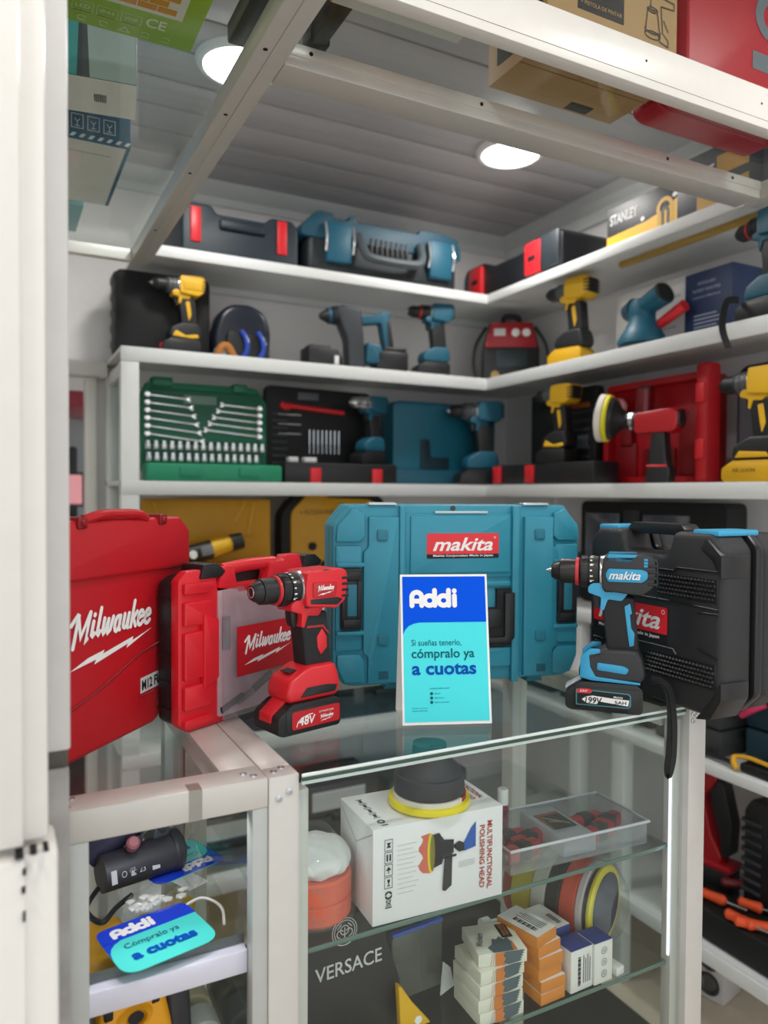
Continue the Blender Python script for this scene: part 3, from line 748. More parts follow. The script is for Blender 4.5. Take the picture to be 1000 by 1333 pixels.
q = MB(); q.prism(rp([(.39, .24), (.40, .255), (.426, .232), (.426, .2), (.41, .226)], .003), -.004, .05, 'y', .004); q.build('corner_guard', BG, t)
q = MB(); q.prism(rp([(.385, .0), (.41, .005), (.428, .035), (.428, .06), (.41, .03)], .003), -.003, .05, 'y', .004)
q.build('corner_guard', BG, t)
F = front(0, -.0004, 0)
patch(t, F, [rect(.166, .328, .108, .148, .003)], m('logo red'), 'label'); patch(t, F, [rect(.166, .328, .093, .1082, .002)], BLACK2, 'label', .0003)
text(t, F, 'makita', .178, .1135, .136, .028, WHITE, .3, .02)
strokes(t, F, [arc(.32, .141, .003, 0, 360, 10)], .0008, WHITE)
text(t, F, 'Makita Corporation Made in Japan', .179, .099, .134, .0065, WHITE, 0, .02)

# ------------------------------------------------------------------ red case with the clear lid
t = thing('tool_case', 'red tool case with a clear window and black rear shell, behind the red drill', 'tool case', (.207, .976, 1.0), 27.7)
RB = m('case bright red', '#e0202e', .38, bump=.06, bscale=1300)
Wd = .288
fr = [(.0, .012), (.016, .0), (.076, .0), (.082, .006), (.244, .006), (.25, .0), (.276, .0), (Wd, .012), (Wd, .198), (.276, .212), (.25, .212), (.24, .2), (.236, .181), (.068, .181), (.066, .2), (.056, .212), (.014, .212), (0, .2)]
q = MB(); q.prism(rp(fr, .004), .0, .016, 'y', .003); q.build('front_shell', RB, t)
q = MB(); q.prism(rp([(.002, .014), (.02, .003), (.274, .003), (Wd - .002, .014), (Wd - .002, .196), (.274, .205), (.02, .205), (.002, .196)], .005), .0175, .045, 'y', .005)
for k in range(5): q.box(-.0008, .01, .02, .043, .03 + .036 * k, .031 + .036 * k)
q.build('rear_shell', BLACK, t)
q = MB()
q.prism(rp([(.066, .185), (.074, .214), (.094, .214), (.1, .188), (.16, .188), (.166, .214), (.196, .214), (.2, .222), (.23, .222), (.238, .2), (.238, .181), (.17, .181), (.16, .1805), (.102, .1805), (.094, .181)], .003), -.003, .016, 'y', .003)
q.build('handle_frame', RB, t)
q = MB(); q.tube([(.08, .007, .208), (.13, .007, .212), (.182, .007, .212)], .009, 14, sub=4); q.build('handle', RB, t)
for x0 in (.034, .238):
    q = MB(); q.prism(rp([(x0, .2), (x0 + .006, .219), (x0 + .03, .219), (x0 + .046, .208), (x0 + .04, .2)], .003), -.003, .040, 'y', .003); q.build('latch', BLACK, t)
for z0, z1 in ((.008, .018), (.03, .062), (.07, .132), (.14, .172), (.182, .196)):
    q = MB(); q.prism(rp([(.006, z0), (.05, z0), (.056, z0 + .004), (.056, z1 - .004), (.05, z1), (.006, z1)], .003), -.006, .002, 'y', .0025); q.build('moulded_rib', RB, t)
q = MB(); q.prism(rp([(.036, .055), (.062, .065), (.062, .145), (.036, .155)], .004), -.009, .0, 'y', .004); q.build('moulded_rib', RB, t)
for z0, z1 in ((.01, .06), (.07, .135), (.145, .19)):
    q = MB(); q.prism(rp([(.245, z0), (.282, z0), (.282, z1), (.245, z1)], .004), -.006, .002, 'y', .0025); q.build('moulded_rib', RB, t)
q = MB(); q.prism(rp([(.066, .009), (.228, .009), (.228, .176), (.104, .176), (.1, .183), (.066, .181)], .003), -.0025, .0005, 'y'); q.build('window_backing', m('window insert', '#cdb2b8', .6, var=.12), t)
# what shows dimly inside the window
for pts, r, mt, nm in ((((.07, -.0045, .017), (.11, -.0045, .03)), .0045, DGREY, 'drill_bit'), (((.1, -.0045, .022), (.15, -.0045, .042)), .004, GREY, 'drill_bit'), (((.13, -.0045, .034), (.165, -.0045, .05)), .0055, DGREY, 'drill_bit'),
                   (((.165, -.0045, .05), (.215, -.0045, .062)), .0065, m('orange insert', '#d9735a', .6), 'wall_plug'), (((.17, -.0045, .036), (.2, -.0045, .043)), .005, m('orange insert'), 'wall_plug'), (((.078, -.0045, .145), (.078, -.0045, .1)), .006, GREY, 'bit_holder')):
    q = MB(); q.tube([pts[0], tuple((a + b) / 2 for a, b in zip(*pts)), pts[1]], r, 8, sub=0); q.build(nm, mt, t)
q = MB(); q.prism(rp([(.064, .007), (.23, .007), (.23, .178), (.106, .178), (.102, .186), (.064, .184)], .003), -.0145, -.0125, 'y'); q.build('clear_window', glass('case window', '#f4f0f2', .05, .10, '#e6dfe4', .06), t)
F = front(0, -.0148, 0)
patch(t, F, [rect(.0885, .208, .061, .130)], m('label crimson', '#c01523', .4, var=.01), 'label')
script_logo(t, F, .1015, .075, .096, .044, WHITE)

# ------------------------------------------------------------------ big red case leaning out from behind the column
t = thing('tool_case', 'largest red tool case beside the white column, white script lettering on its face', 'tool case', (.0715, .918, 1.0), 42)
RC = m('big case red', '#c01420', .42, bump=.12, bscale=900)
W0, W1 = -.05, .222
pr = [(W0, .012), (W0 + .02, 0), (.19, 0), (W1, .06), (W1, .262), (.2, .282), (W0 + .02, .282), (W0, .262)]
pr[2] = (.158, .008)
q = MB(); q.prism(rp(pr, .008), .0, .05, 'y', .008, 3); q.build('front_shell', RC, t)
q = MB(); q.prism(rp(pr, .008), .052, .105, 'y', .008, 3); q.build('rear_shell', RC, t)
q = MB()
q.prism(rp([(W0, .212), (W1, .212), (W1, .262), (.2, .2818), (W0, .2818)], .006), -.008, .03, 'y', .006, 3)
q.build('upper_band', RC, t)
q = MB(); q.tube([(.02, -.004, .282), (.04, -.008, .287), (.06, -.006, .288), (.085, -.006, .288), (.11, -.008, .287), (.13, -.004, .281)], .006, 10); q.build('handle', RC, t)
for x in (.004, .15):
    q = MB(); q.box(x, x + .016, -.012, .01, .272, .286, .003); q.lathe([(.004, 0), (.0045, .002), (.003, .004)], (x + .008, -.011, .279), (0, -1, 0), 12); q.build('latch', m('dark red', '#8e1119', .4), t)
q = MB(); q.tube([(W0, -.0005, .05), (.05, -.0005, .078), (.13, -.0005, .108), (.22, -.0005, .122)], .0016, 6); q.build('crease', m('dark red'), t); q = MB(); q.tube([(.12, -.0005, .05), (.15, -.0005, .052)], .001, 6, sub=0); q.build('crease', m('dark red'), t)
F = front(0, -.0003, 0)
script_logo(t, F, .0005, .109, .145, .07, WHITE)
patch(t, F, [[(.1235, .054), (.16, .057), (.16, .077), (.1235, .074)]], m('tag white', '#d6d2d0', .5), 'tag')
text(t, F, 'M12 FUEL', .126, .0572, .05, .0135, BLACK2, .1, .03, lift=.0012, rot=5)
# ------------------------------------------------------------------ things on the shelves
Z1, Z2, Z3, Z4, Z5, Z6 = [b for a, b in SZ]
e = .0005
def box_part(t, name, mat, *a, bev=.002, seg=2):
    q = MB(); q.box(*a, bev, seg); return q.build(name, mat, t)
# --- top shelf, back
t = thing('tool_case', 'dark navy tool case with two red latches on the top shelf, against the beam', 'tool case', (.46, 2.125, Z1 + e))
NV = m('case navy', '#1b2933', .5, bump=.1, bscale=900)
q = MB(); q.prism(rp([(0, 0), (.345, 0), (.345, .115), (.325, .135), (.26, .135), (.245, .118), (.1, .118), (.085, .14), (.01, .14), (0, .12)], .01), .0, .27, 'y', .008, 3); q.build('body', NV, t)
box_part(t, 'lid', NV, .004, .341, .01, .265, .055, .116, bev=.006)
for x in (.024, .278): box_part(t, 'latch', m('latch red', '#d8262e', .4), x, x + .03, -.006, .02, .03, .128, bev=.004)
q = MB(); q.box(.105, .24, -.012, .004, .075, .105, .008, 3); q.build('handle', m('navy dark', '#182530', .5), t)

t = thing('tool_case', 'big teal and black power tool case lying on the top shelf, handle forward', 'tool case', (.815, 2.125, Z1 + e))
q = MB(); q.box(.02, .55, .0, .28, .0, .125, .02, 3); q.build('base', m('case dark', '#1e262b', .5), t)
q = MB(); q.prism(rp([(.0, .10), (.0, .13), (.03, .165), (.05, .18), (.1, .18), (.105, .165), (.15, .165), (.155, .182), (.175, .182), (.18, .165), (.4, .165), (.405, .18), (.5, .18), (.55, .165), (.56, .13), (.56, .10)], .01), -.005, .285, 'y', .008, 3); q.build('lid', m('lid teal', '#114a5e', .5), t)
for x in (.075, .435):
    box_part(t, 'latch', m('latch teal', '#125a72', .5), x, x + .085, -.02, .01, .03, .15, bev=.008)
    for dx in (-.006, .085):
        q = MB(); q.tube([(x + dx + .003, -.016, .06), (x + dx + .003, -.024, .1), (x + dx + .003, -.014, .145)], .0045, 8); q.build('bail', CHROME, t)
q = MB(); q.tube([(.185, -.012, .125), (.19, -.035, .075), (.215, -.045, .05), (.36, -.045, .05), (.395, -.035, .075), (.40, -.012, .125)], .014, 10); q.build('handle', m('handle grey', '#4a5258', .5), t)
for k in range(8): box_part(t, 'grille_rib', BLACK, .225 + .018 * k, .235 + .018 * k, -.008, .01, .075, .125, bev=.003)

# --- top shelf, right
t = thing('tool_case', 'black tool case with two red latches in the corner of the top shelf', 'tool case', (1.505, 2.30, Z1 + e), -90)
q = MB(); q.prism(rp([(0, 0), (.535, 0), (.535, .12), (.42, .135), (.33, .105), (.15, .105), (.13, .13), (.02, .13), (0, .1)], .012), 0, .25, 'y', .008, 3); q.build('body', m('case black gloss', '#1b1c20', .35), t)
box_part(t, 'lid_ridge', m('ridge grey', '#2c3338', .4), .44, .53, -.012, .2, .02, .128, bev=.01)
for x in (.055, .37): 
    lt = box_part(t, 'latch', m('latch red'), x, x + .075, -.014, .01, .02, .118, bev=.004)
    box_part(lt, 'latch_slot', BLACK2, x + .02, x + .055, -.0155, -.012, .06, .075, bev=.001)
t = thing('carton', 'black and yellow carton printed with a yellow hook on the top right shelf', 'box', (1.525, 1.60, Z1 + e), -90)
box_part(t, 'body', m('carton black', '#24262b', .5), 0, .262, 0, .2, 0, .125, bev=.001)
F = front(0, 0, 0)
patch(t, F, [[(0, 0), (.261, 0), (.261, .088), (.21, .062), (.14, .05), (0, .045)]], m('carton yellow', '#eeb41c', .45), 'print')
text(t, F, 'STANLEY', .012, .075, .1, .028, m('print white', '#d5d5d5', .5), 0, .02)
strokes(t, F, [[(.185, .0062), (.185, .06)] + arc(.205, .065, .022, 180, 0, 8) + [(.228, .0062)]], .011, m('print yellow', '#d8a51e', .5), 'picture', lift=.0012)
strokes(t, F, [[(.198, .0045), (.198, .05)] + arc(.206, .055, .009, 180, 0, 6) + [(.215, .0045)]], .008, DGREY, 'picture', lift=.0016)
strokes(t, F, [[(.235, .088), (.25, .094)], [(.13, .06), (.131, .06)]], .012, WHITE, 'picture', lift=.0012)
t = thing('carton', 'dark carton with a yellow label on the top right shelf, nearest the camera', 'box', (1.50, 1.335, Z1 + e), -90)
box_part(t, 'body', m('carton slate', '#2c2f36', .5), 0, .235, 0, .2, 0, .145, bev=.001)
F = front(0, 0, 0)
patch(t, F, [rect(.06, .2, .0, .055)], m('print tan', '#b98e2e', .5), 'print')
patch(t, F, [rect(.115, .2, .075, .12)], m('print amber', '#b98520', .5), 'print'); strokes(t, F, [[(.07, .085), (.105, .09)], [(.07, .1), (.105, .105)]], .006, m('print white'), 'print')

# --- second shelf, back
YDM = dict(body=YEL, nose=STEEL, grip=BLACK, trigger=BLACK, foot=BLACK, battery=m('battery yellow', '#d8a617', .45), collar=m('collar grey', '#55585c', .4), chuck=BLACK, ring=DGREY, trim=YEL, rear=BLACK)
YDB = dict(YDM, battery=BLACK, foot=BLACK)
TDM = dict(body=m('tool teal', '#10566c', .5), nose=STEEL, grip=BLACK, trigger=BLACK, foot=m('tool teal'), battery=BLACK, collar=BLACK, chuck=BLACK, ring=m('chuck red'), trim=m('tool teal'), rear=BLACK)
t = thing('tool_case', 'plain black tool case standing behind the yellow drill on the second shelf', 'tool case', (.298, 2.215, Z2 + e))
q = MB(); q.prism(rp([(0, 0), (.265, 0), (.265, .235), (.0, .235)], .022), 0, .05, 'y', .006); q.build('front_shell', BLACK2, t)
q = MB(); q.prism(rp([(0, 0), (.265, 0), (.265, .235), (.0, .235)], .022), .052, .1, 'y', .006)
for k in range(5): q.box(-.004, .02, .01, .095, .02 + .045 * k, .05 + .045 * k, .008)
q.build('rear_shell', m('case charcoal', '#2a2b2d', .55), t)
def shelf_drill(label, loc, rz, c, sc=1., bit=True, extra=None):
    t = thing('cordless_drill', label, 'drill', loc, rz, sc=sc)
    drill(t, c, False, bit, True)
    if c['body'] is YEL:
        side_plate(t, 'grip_stripe', [(.012, .158), (.024, .16), (.03, .12), (.022, .1), (.018, .12)], .0168, YEL, .002)
        if c['battery'] is BLACK: side_plate(t, 'foot_trim', [(-.03, .05), (.03, .046), (.05, .05), (.045, .06), (.01, .054), (-.02, .068)], .0288, YEL, .002)
    return t
t = shelf_drill('yellow and black drill in front of the plain black case on the second shelf', (.465, 2.165, Z2 + e), 2, YDB, .93)
side_plate(t, 'side_panel', [(.004, .193), (.058, .193), (.062, .222), (.004, .224)], .0282, YEL, .003)
box_part(t, 'button', m('latch red'), -.06, -.048, -.012, .012, .01, .03)
# blister pouch with pliers
t = thing('tool_pouch', 'dark domed tool pouch with blue handled pliers in its pocket on the second shelf', 'pouch', (.56, 2.155, Z2 + e))
q = MB(); q.prism(rp([(.01, 0), (.178, 0), (.182, .1), (.165, .15), (.12, .172), (.06, .168), (.025, .14), (.004, .07)], .02), .03, .11, 'y', .025, 4); q.build('shell', m('pouch navy', '#131b29', .35), t)
q = MB(); q.prism(rp([(.03, .0), (.172, .0), (.165, .075), (.045, .085)], .015), .012, .05, 'y', .012, 3); q.build('pocket', BLACK, t)
for x, c in ((.085, '#2546a8'), (.135, '#2546a8')):
    q = MB(); q.tube([(x, .004, .005), (x + .012, .001, .03), (x + .01, .003, .06), (x - .002, .01, .085)], .008, 8); q.build('plier_handle', m('plier blue', c, .35), t)
q = MB(); q.ball((.1, .003, .055), .007); q.ball((.152, .003, .052), .006); q.build('plier_joint', CHROME, t)
q = MB(); q.tube([(.012, .01, .005), (.02, .005, .03), (.04, .004, .035), (.06, .008, .006)], .011, 8); q.build('glove', m('leather orange', '#b0702b', .6), t)
q = MB(); q.ball((.022, .015, .018), .02, .012, .018); q.build('tape_roll', m('tape grey', '#8d9498', .5), t)
# loose battery
t = thing('battery_pack', 'black slide battery pack lying loose on the second shelf', 'battery', (.845, 2.14, Z2 + e))
q = MB(); q.prism(rp([(0, 0), (.115, 0), (.115, .03), (.095, .058), (.0, .058)], .005), 0, .075, 'y', .004); q.build('body', BLACK, t)
box_part(t, 'contact_rail', DGREY, .01, .08, .012, .062, .057, .066, bev=.002); box_part(t, 'sticker', m('print white'), .085, .1, -.0012, .001, .008, .035, bev=.0004)
# rotary hammer
t = thing('rotary_hammer', 'teal and dark grey rotary hammer standing between loose battery and drill on the second shelf', 'rotary hammer', (.905, 2.17, Z2 + e), -6)
TT = m('tool teal')
q = MB(); q.prism(rp([(.075, 0), (.13, 0), (.125, .09), (.115, .185), (.05, .195), (.035, .18), (.05, .135), (.07, .09)], .01), -.03, .03, 'y', .012, 3); q.build('gear_housing', m('hammer grey', '#33383d', .5), t)
q = MB(); q.prism(rp([(.13, .02), (.19, .02), (.185, .075), (.135, .085)], .01), -.034, .034, 'y', .01, 3); q.build('motor_housing', TT, t)
q = MB(); q.prism(rp([(.115, .165), (.17, .175), (.195, .19), (.215, .185), (.215, .165), (.225, .08), (.2, .07), (.185, .15), (.12, .14)], .008), -.02, .02, 'y', .008, 3); q.build('rear_grip', TT, t)
q = MB(); q.prism(rp([(.205, .155), (.216, .155), (.228, .075), (.208, .075)], .004), -.021, .021, 'y', .005); q.build('grip_pad', BLACK, t)
q = MB(); q.box(.165, .275, -.034, .034, .0, .062, .008); q.box(.19, .27, -.03, .03, .06, .075, .005); q.build('battery', BLACK, t)
q = MB(); q.lathe([(.008, 0), (.012, .006), (.02, .02), (.024, .03), (.02, .034), (.028, .04), (.03, .06)], (-.012, 0, .158), (1, 0, .12), 24); q.build('chuck', BLACK, t)
q = MB(); q.lathe([(.0245, 0), (.0255, .002), (.0255, .008), (.0245, .01)], (.013, 0, .161), (1, 0, .12), 24); q.build('chuck_ring', TT, t)
shelf_drill('teal drill with a red chuck ring beside the rotary hammer on the second shelf', (1.292, 2.165, Z2 + e), -8, TDM, 1.02)
# welder in the corner
t = thing('welding_inverter', 'red and black welding inverter with two knobs in the shelf corner', 'welder', (1.525, 2.205, Z2 + e), -32)
q = MB(); q.prism(rp([(.0, .0), (.2, .0), (.2, .12), (.175, .215), (.025, .215), (0, .12)], .01), .0, .1, 'y', .008, 3); q.build('body', m('welder black', '#18191c', .4), t)
q = MB(); q.prism(rp([(.008, .125), (.192, .125), (.172, .212), (.028, .212)], .008), -.008, .012, 'y', .004); q.build('control_panel', m('welder red', '#a81420', .35), t)
box_part(t, 'display', m('print white'), .04, .08, -.010, -.007, .165, .19, bev=.001)
for x in (.115, .152):
    q = MB(); q.lathe([(.0145, 0), (.013, .008), (0, .009)], (x, -.008, .175), (0, -1, 0), 20); q.build('knob', WHITE, t)
box_part(t, 'vent_panel', m('panel slate', '#2c3a3f', .4), .05, .155, -.004, .004, .055, .118)
for x in (.045, .145):
    q = MB(); q.lathe([(.016, 0), (.014, .006), (.007, .006), (.006, .002)], (x, -.001, .028), (0, -1, 0), 18); q.build('socket', m('brass', '#b79a5f', .35, .7), t)
q = MB(); q.tube([(.075, .05, .21), (.078, .05, .238), (.1, .05, .245), (.13, .05, .238), (.132, .05, .21)], .009, 10); q.build('handle', BLACK, t)
for x, s in ((-.006, -1), (.206, 1)):
    q = MB(); q.tube([(x - .02 * s, .02, .2), (x + .014 * s, .01, .14), (x + .024 * s, .01, .07), (x + .01 * s, .012, .006)], .006, 8); q.build('cable', BLACK, t)

# --- second shelf, right
shelf_drill('yellow drill with a yellow battery standing on the second right shelf beside the welder', (1.545, 1.765, Z2 + e), -78, YDM, 1.08, bit=False)
t = thing('palm_sander', 'teal palm sander with a dust bag spout in front of the white box', 'sander', (1.565, 1.505, Z2 + e), -80)
q = MB(); q.lathe([(.055, .0), (.062, .006), (.062, .014), (.052, .016)], n=32); q.build('pad', DGREY, t)
q = MB(); q.lathe([(.058, .016), (.066, .02), (.066, .028), (.05, .055), (.036, .08), (.034, .1)], n=32); q.build('skirt', TT, t)
q = MB(); q.lathe([(.034, .09), (.036, .1), (.036, .125), (.028, .14), (.0, .143)], n=28); q.build('motor_cap', TT, t)
q = MB(); q.cyl((-.01, 0, .112), (.075, -.02, .138), .026, .03, 24); q.cyl((.075, -.02, .138), (.08, -.0215, .14), .031, .031, 24); q.build('grip_barrel', TT, t)
q = MB(); q.lathe([(.029, 0), (.027, .004), (0, .005)], (.08, -.0215, .14), (.085, -.02, .026), 24); q.build('end_cap', BLACK, t)
q = MB(); q.cyl((-.02, 0, .12), (-.055, .01, .115), .03, .022, 20); q.build('front_cap', m('cap slate', '#2b4a5c', .5), t)
q = MB(); q.cyl((.04, .02, .07), (.12, .01, .105), .013, .016, 14); q.build('dust_port', m('latch red'), t)
t = thing('carton', 'white carton with small printing behind the palm sander', 'box', (1.66, 1.70, Z2 + e), -90)
box_part(t, 'body', m('carton white', '#efedeb', .5), 0, .27, 0, .11, 0, .205, bev=.001)
text(t, front(0, 0, 0), 'Brushless Battery', .14, .15, .1, .011, GREY); text(t, front(0, 0, 0), 'cordless sander', .15, .07, .08, .008, GREY)
t = thing('carton', 'navy blue carton with white printing beside the white carton', 'box', (1.625, 1.415, Z2 + e), -90)
box_part(t, 'body', m('carton navy', '#1d3258', .45), 0, .145, 0, .12, 0, .19, bev=.001)
PW = m('print pale', '#aab4c8', .5)
for k, s in enumerate(('ANGLED', 'SHORT ROUTER', 'Lithium Battery')): text(t, front(0, 0, 0), s, .04 - .014 * (k > 0), .155 - .018 * k, .055 + .03 * (k > 0), .008, PW)
for k in range(6): patch(t, front(0, 0, 0), [rect(.03, .1 + .008 * (k % 3), .075 - .01 * k, .078 - .01 * k)], PW, 'print')
t = shelf_drill('teal drill at the near end of the second right shelf, strap hanging down', (1.522, 1.10, Z2 + e), -96, TDM, 1.02, bit=False)
q = MB(); q.tube([(-.045, -.035, .05), (-.055, -.06, .045), (-.05, -.076, -.01), (-.03, -.078, -.06)], .003, flat=(.002, .016, (1, 0, 0)), sub=5); q.build('strap', BLACK2, t)

# --- third shelf: green socket set
t = thing('tool_case', 'open green tool case full of chrome sockets and wrenches on the third shelf', 'tool case', (.362, 2.115, Z3 + e))
GR = m('case green'); GRL = m('tray green', '#1d8a63', .45)
q = MB(); q.prism(rp([(.004, .03), (.03, 0), (.35, 0), (.372, .03), (.372, .24), (.34, .285), (.02, .285), (.0, .25)], .012), .09, .12, 'y', .006); q.build('lid', GR, t)
q = MB(); q.box(.03, .09, .08, .12, .27, .298, .006); q.build('hinge_lug', GR, t)
q = MB(); q.box(.265, .31, .08, .12, .265, .292, .006); q.build('hinge_lug', GR, t)
q = MB(); q.box(.02, .35, .082, .095, .11, .265, .006); q.build('wrench_insert', m('insert green', '#0c5a42', .5), t)
q = MB(); q.box(.008, .362, .074, .095, .045, .105, .005); q.build('socket_insert', m('insert green'), t)
q = MB(); q.box(.0, .392, .0, .07, .0, .05, .008); q.build('tray', GRL, t)
for x in (.09, .26): box_part(t, 'latch', GRL, x, x + .06, -.006, .01, .012, .042, bev=.004)
box_part(t, 'name_sticker', m('sticker grey', '#6d8a80', .5), .12, .215, .0805, .083, .225, .25, bev=.0005)
def wrench(x0, z0, x1, z1):
    w = thing('combination_wrench', 'chrome combination wrench clipped in the open green case', 'wrench', (x0 + .362, 2.195, Z3 + z0), group='chrome wrenches in the green case')
    L = math.hypot(x1 - x0, z1 - z0); M = Matrix.Rotation(-math.atan2(z1 - z0, x1 - x0), 4, 'Y')
    q = MB(); q.box(.006, L - .006, -.002, .001, -.0022, .0022, .001, M=M); q.build('shank', CHROME, w)
    q = MB(); q.lathe([(.0045, -.002), (.0085, -.003), (.0085, .003), (.0045, .002)], M @ Vector((0, 0, 0)), (0, 1, 0), 16); q.build('ring_end', CHROME, w)
    q = MB(); q.prism([(L - .01, -.003), (L, -.009), (L + .007, -.006), (L + .002, -.002), (L + .002, .002), (L + .007, .006), (L, .009), (L - .01, .003)], -.003, .003, 'y', .001, M=M); q.build('open_end', CHROME, w)
for k in range(6): wrench(.018, .245 - .022 * k, .135 + .008 * k, .238 - .024 * k)
for k in range(5): wrench(.345, .222 - .021 * k, .20 - .012 * k + .03, .228 - .019 * k)
sk = thing('socket', 'chrome socket standing in a row of the open green case', 'socket', (.38, 2.18, Z3 + .07), group='chrome sockets in the green case')
q = MB(); q.lathe([(.0078, -.012), (.0082, -.011), (.0082, .002), (.0066, .004), (.0066, .012), (.004, .0125), (.004, .008)], n=14); q.build('barrel', CHROME, sk)
for k in range(31):
    o = sk if k == 0 else copy_tree(sk)
    r_, i = divmod(k, 16)
    o.location = (.362 + .017 + .0222 * i, 2.180 - .012 * r_, Z3 + (.103 if r_ == 0 else .069))

# --- third shelf: black bit set
t = thing('tool_case', 'open black tool case with rows of bits and a red hacksaw', 'tool case', (.765, 2.115, Z3 + e))
q = MB(); q.prism(rp([(-.03, .02), (.33, .02), (.345, .3), (-.02, .305)], .02), .13, .165, 'y', .006); q.build('lid', BLACK2, t)
q = MB(); q.box(-.005, .375, .0, .12, .0, .062, .008); q.build('tray', BLACK, t)
for x in (.075, .283): box_part(t, 'latch', m('latch red'), x, x + .035, -.008, .006, .0, .045, bev=.003)
q = MB(); q.box(.085, .155, .1285, .1305, .265, .288, .002); q.build('name_plate', m('plate grey', '#4d5054', .5), t)
for k in range(8):
    q = MB(); q.box(.0, .05, .127, .131, .06 + .022 * k, .066 + .022 * k, .001); q.build('bit_holder', DGREY, t)
for k in range(2): box_part(t, 'spare_blade', m('print white'), .02 + .05 * k, .05 + .06 * k, .03, .06, .062, .078, bev=.002)
w = thing('hacksaw', 'small red hacksaw clipped across the open black bit case', 'saw', (.79, 2.235, Z3 + .235))
q = MB(); q.tube([(0, 0, .012), (.05, 0, .006), (.215, 0, -.006)], .0075, 8); q.build('frame', m('latch red'), w)
q = MB(); q.tube([(0, 0, .012), (.012, -.002, .002), (.03, 0, .004)], .009, 8); q.build('grip', m('latch red'), w)
db = thing('drill_bit', 'steel drill bit upright in the black bit case', 'drill bit', (.89, 2.233, Z3 + .12), group='upright steel bits in the black case')
q = MB(); q.cyl((0, 0, 0), (0, 0, .045), .0032, n=8); q.cyl((0, 0, -.03), (0, 0, 0), .0018, n=8); q.build('shaft', STEEL, db)
for k in range(8):
    o = db if k == 0 else copy_tree(db)
    o.location = (.885 + .0145 * k, 2.232, Z3 + .125)
for k in range(3):
    o = copy_tree(db); o['label'] = 'short bit lying in the left holder of the black bit case'; o['group'] = 'lying bits in the black case'
    o.location = (.81, 2.232, Z3 + .155 + .03 * k); o.rotation_euler = (0, R(90), 0)
shelf_drill('teal drill with pale chuck standing on the tray of the black bit case', (1.065, 2.175, Z3 + .063), 18, dict(TDM, chuck=STEEL, ring=STEEL, collar=STEEL), .93)
t = thing('tool_case', 'dark teal tool case standing on the third shelf behind the teal drill', 'tool case', (1.19, 2.24, Z3 + e))
TD = m('deep teal')
q = MB(); q.prism(rp([(0, 0), (.42, 0), (.42, .26), (.4, .285), (.02, .285), (0, .27)], .012), 0, .1, 'y', .008); q.build('body', TD, t)
q = MB(); q.box(.0, .42, -.012, .02, .0, .05, .006); q.build('foot_band', m('teal band', '#135063', .5), t)
q = MB(); q.prism(rp([(.105, .055), (.22, .055), (.22, .095), (.145, .095), (.14, .155), (.105, .155)], .006), -.006, .004, 'y', .002); q.build('handle', m('handle teal black', '#0e2a35', .5), t)
shelf_drill('teal drill with grey collar in front of the dark teal case', (1.475, 2.16, Z3 + e), -14, dict(TDM, collar=m('collar grey'), chuck=BLACK, ring=m('collar grey')), 1.22)

# --- third shelf, right
t = thing('tool_case', 'open black tool case behind the yellow drill on the third right shelf', 'tool case', (1.485, 2.02, Z3 + e), -90)
q = MB(); q.box(-.06, .42, 0, .1, 0, .065, .008); q.build('tray', BLACK, t)
for x in (-.05, .12): box_part(t, 'latch', m('latch red'), x, x + .04, -.008, .006, .004, .06, bev=.003)
q = MB(); q.prism(rp([(-.005, .02), (.305, .02), (.305, .3), (-.005, .3)], .015), .115, .15, 'y', .006); q.build('lid', BLACK2, t)
for k in range(6): box_part(t, 'bit_holder', DGREY, .2, .28, .111, .116, .08 + .028 * k, .088 + .028 * k, bev=.001)
for k in range(4): box_part(t, 'bit', STEEL, .235 + .012 * k, .24 + .012 * k, .108, .112, .11, .15, bev=.001)
box_part(t, 'saw', m('saw orange', '#a04a1c', .5), .14, .28, .108, .114, .235, .25, bev=.003)
shelf_drill('yellow drill with a black chuck standing on the black case tray', (1.524, 1.80, Z3 + .066), -80, YDB, 1.0)
t = thing('tool_case', 'open red tool case with its lid swung forward on the third right shelf', 'tool case', (1.615, 1.70, Z3 + e), -90)
RS = m('case scarlet', '#b9131f', .45)
q = MB()
q.prism(rp([(0, 0), (.36, 0), (.36, .29), (.02, .29), (0, .26)], .015), .03, .09, 'y', .006)
q.prism(rp([(0, 0), (.02, 0), (.02, .28), (0, .26)], .006), .0, .04, 'y', .004); q.prism(rp([(0, 0), (.36, 0), (.36, .02), (0, .02)], .004), .0, .04, 'y', .004)
q.prism(rp([(.01, .272), (.36, .272), (.36, .29), (.02, .29)], .004), .0, .04, 'y', .004); q.box(.34, .36, 0, .04, 0, .29, .004)
q.build('tub', RS, t)
for a in ((.03, .11, .015, .12, .02), (.13, .25, .012, .1, .02), (.26, .33, .02, .2, .02), (.05, .1, .11, .19, .01)):
    box_part(t, 'moulding', m('scarlet dark', '#8f0d17', .5), a[0], a[1], a[4], .035, a[2], a[3], bev=.008)
q = MB(); q.prism(rp([(-.055, 0), (.0, 0), (.0, .302), (-.055, .302)], .014), .378, .412, 'x', .007); q.build('lid', RS, t)
for z in (.06, .2): box_part(t, 'latch', m('latch red'), .382, .408, -.061, -.05, z, z + .05, bev=.004)
t = thing('polisher', 'red and black cordless polisher with yellow rimmed disc before the open red case', 'polisher', (1.515, 1.395, Z3 + e), -70, sc=.95)
q = MB(); q.prism(rp([(-.03, 0), (.035, 0), (.04, .03), (.028, .06), (.022, .14), (-.012, .14), (-.02, .06)], .01), -.022, .022, 'y', .012, 3); q.build('handle', BLACK, t)
q = MB(); q.box(-.026, .032, -.0235, .0235, .042, .05, .004); q.build('handle_ring', m('latch red'), t)
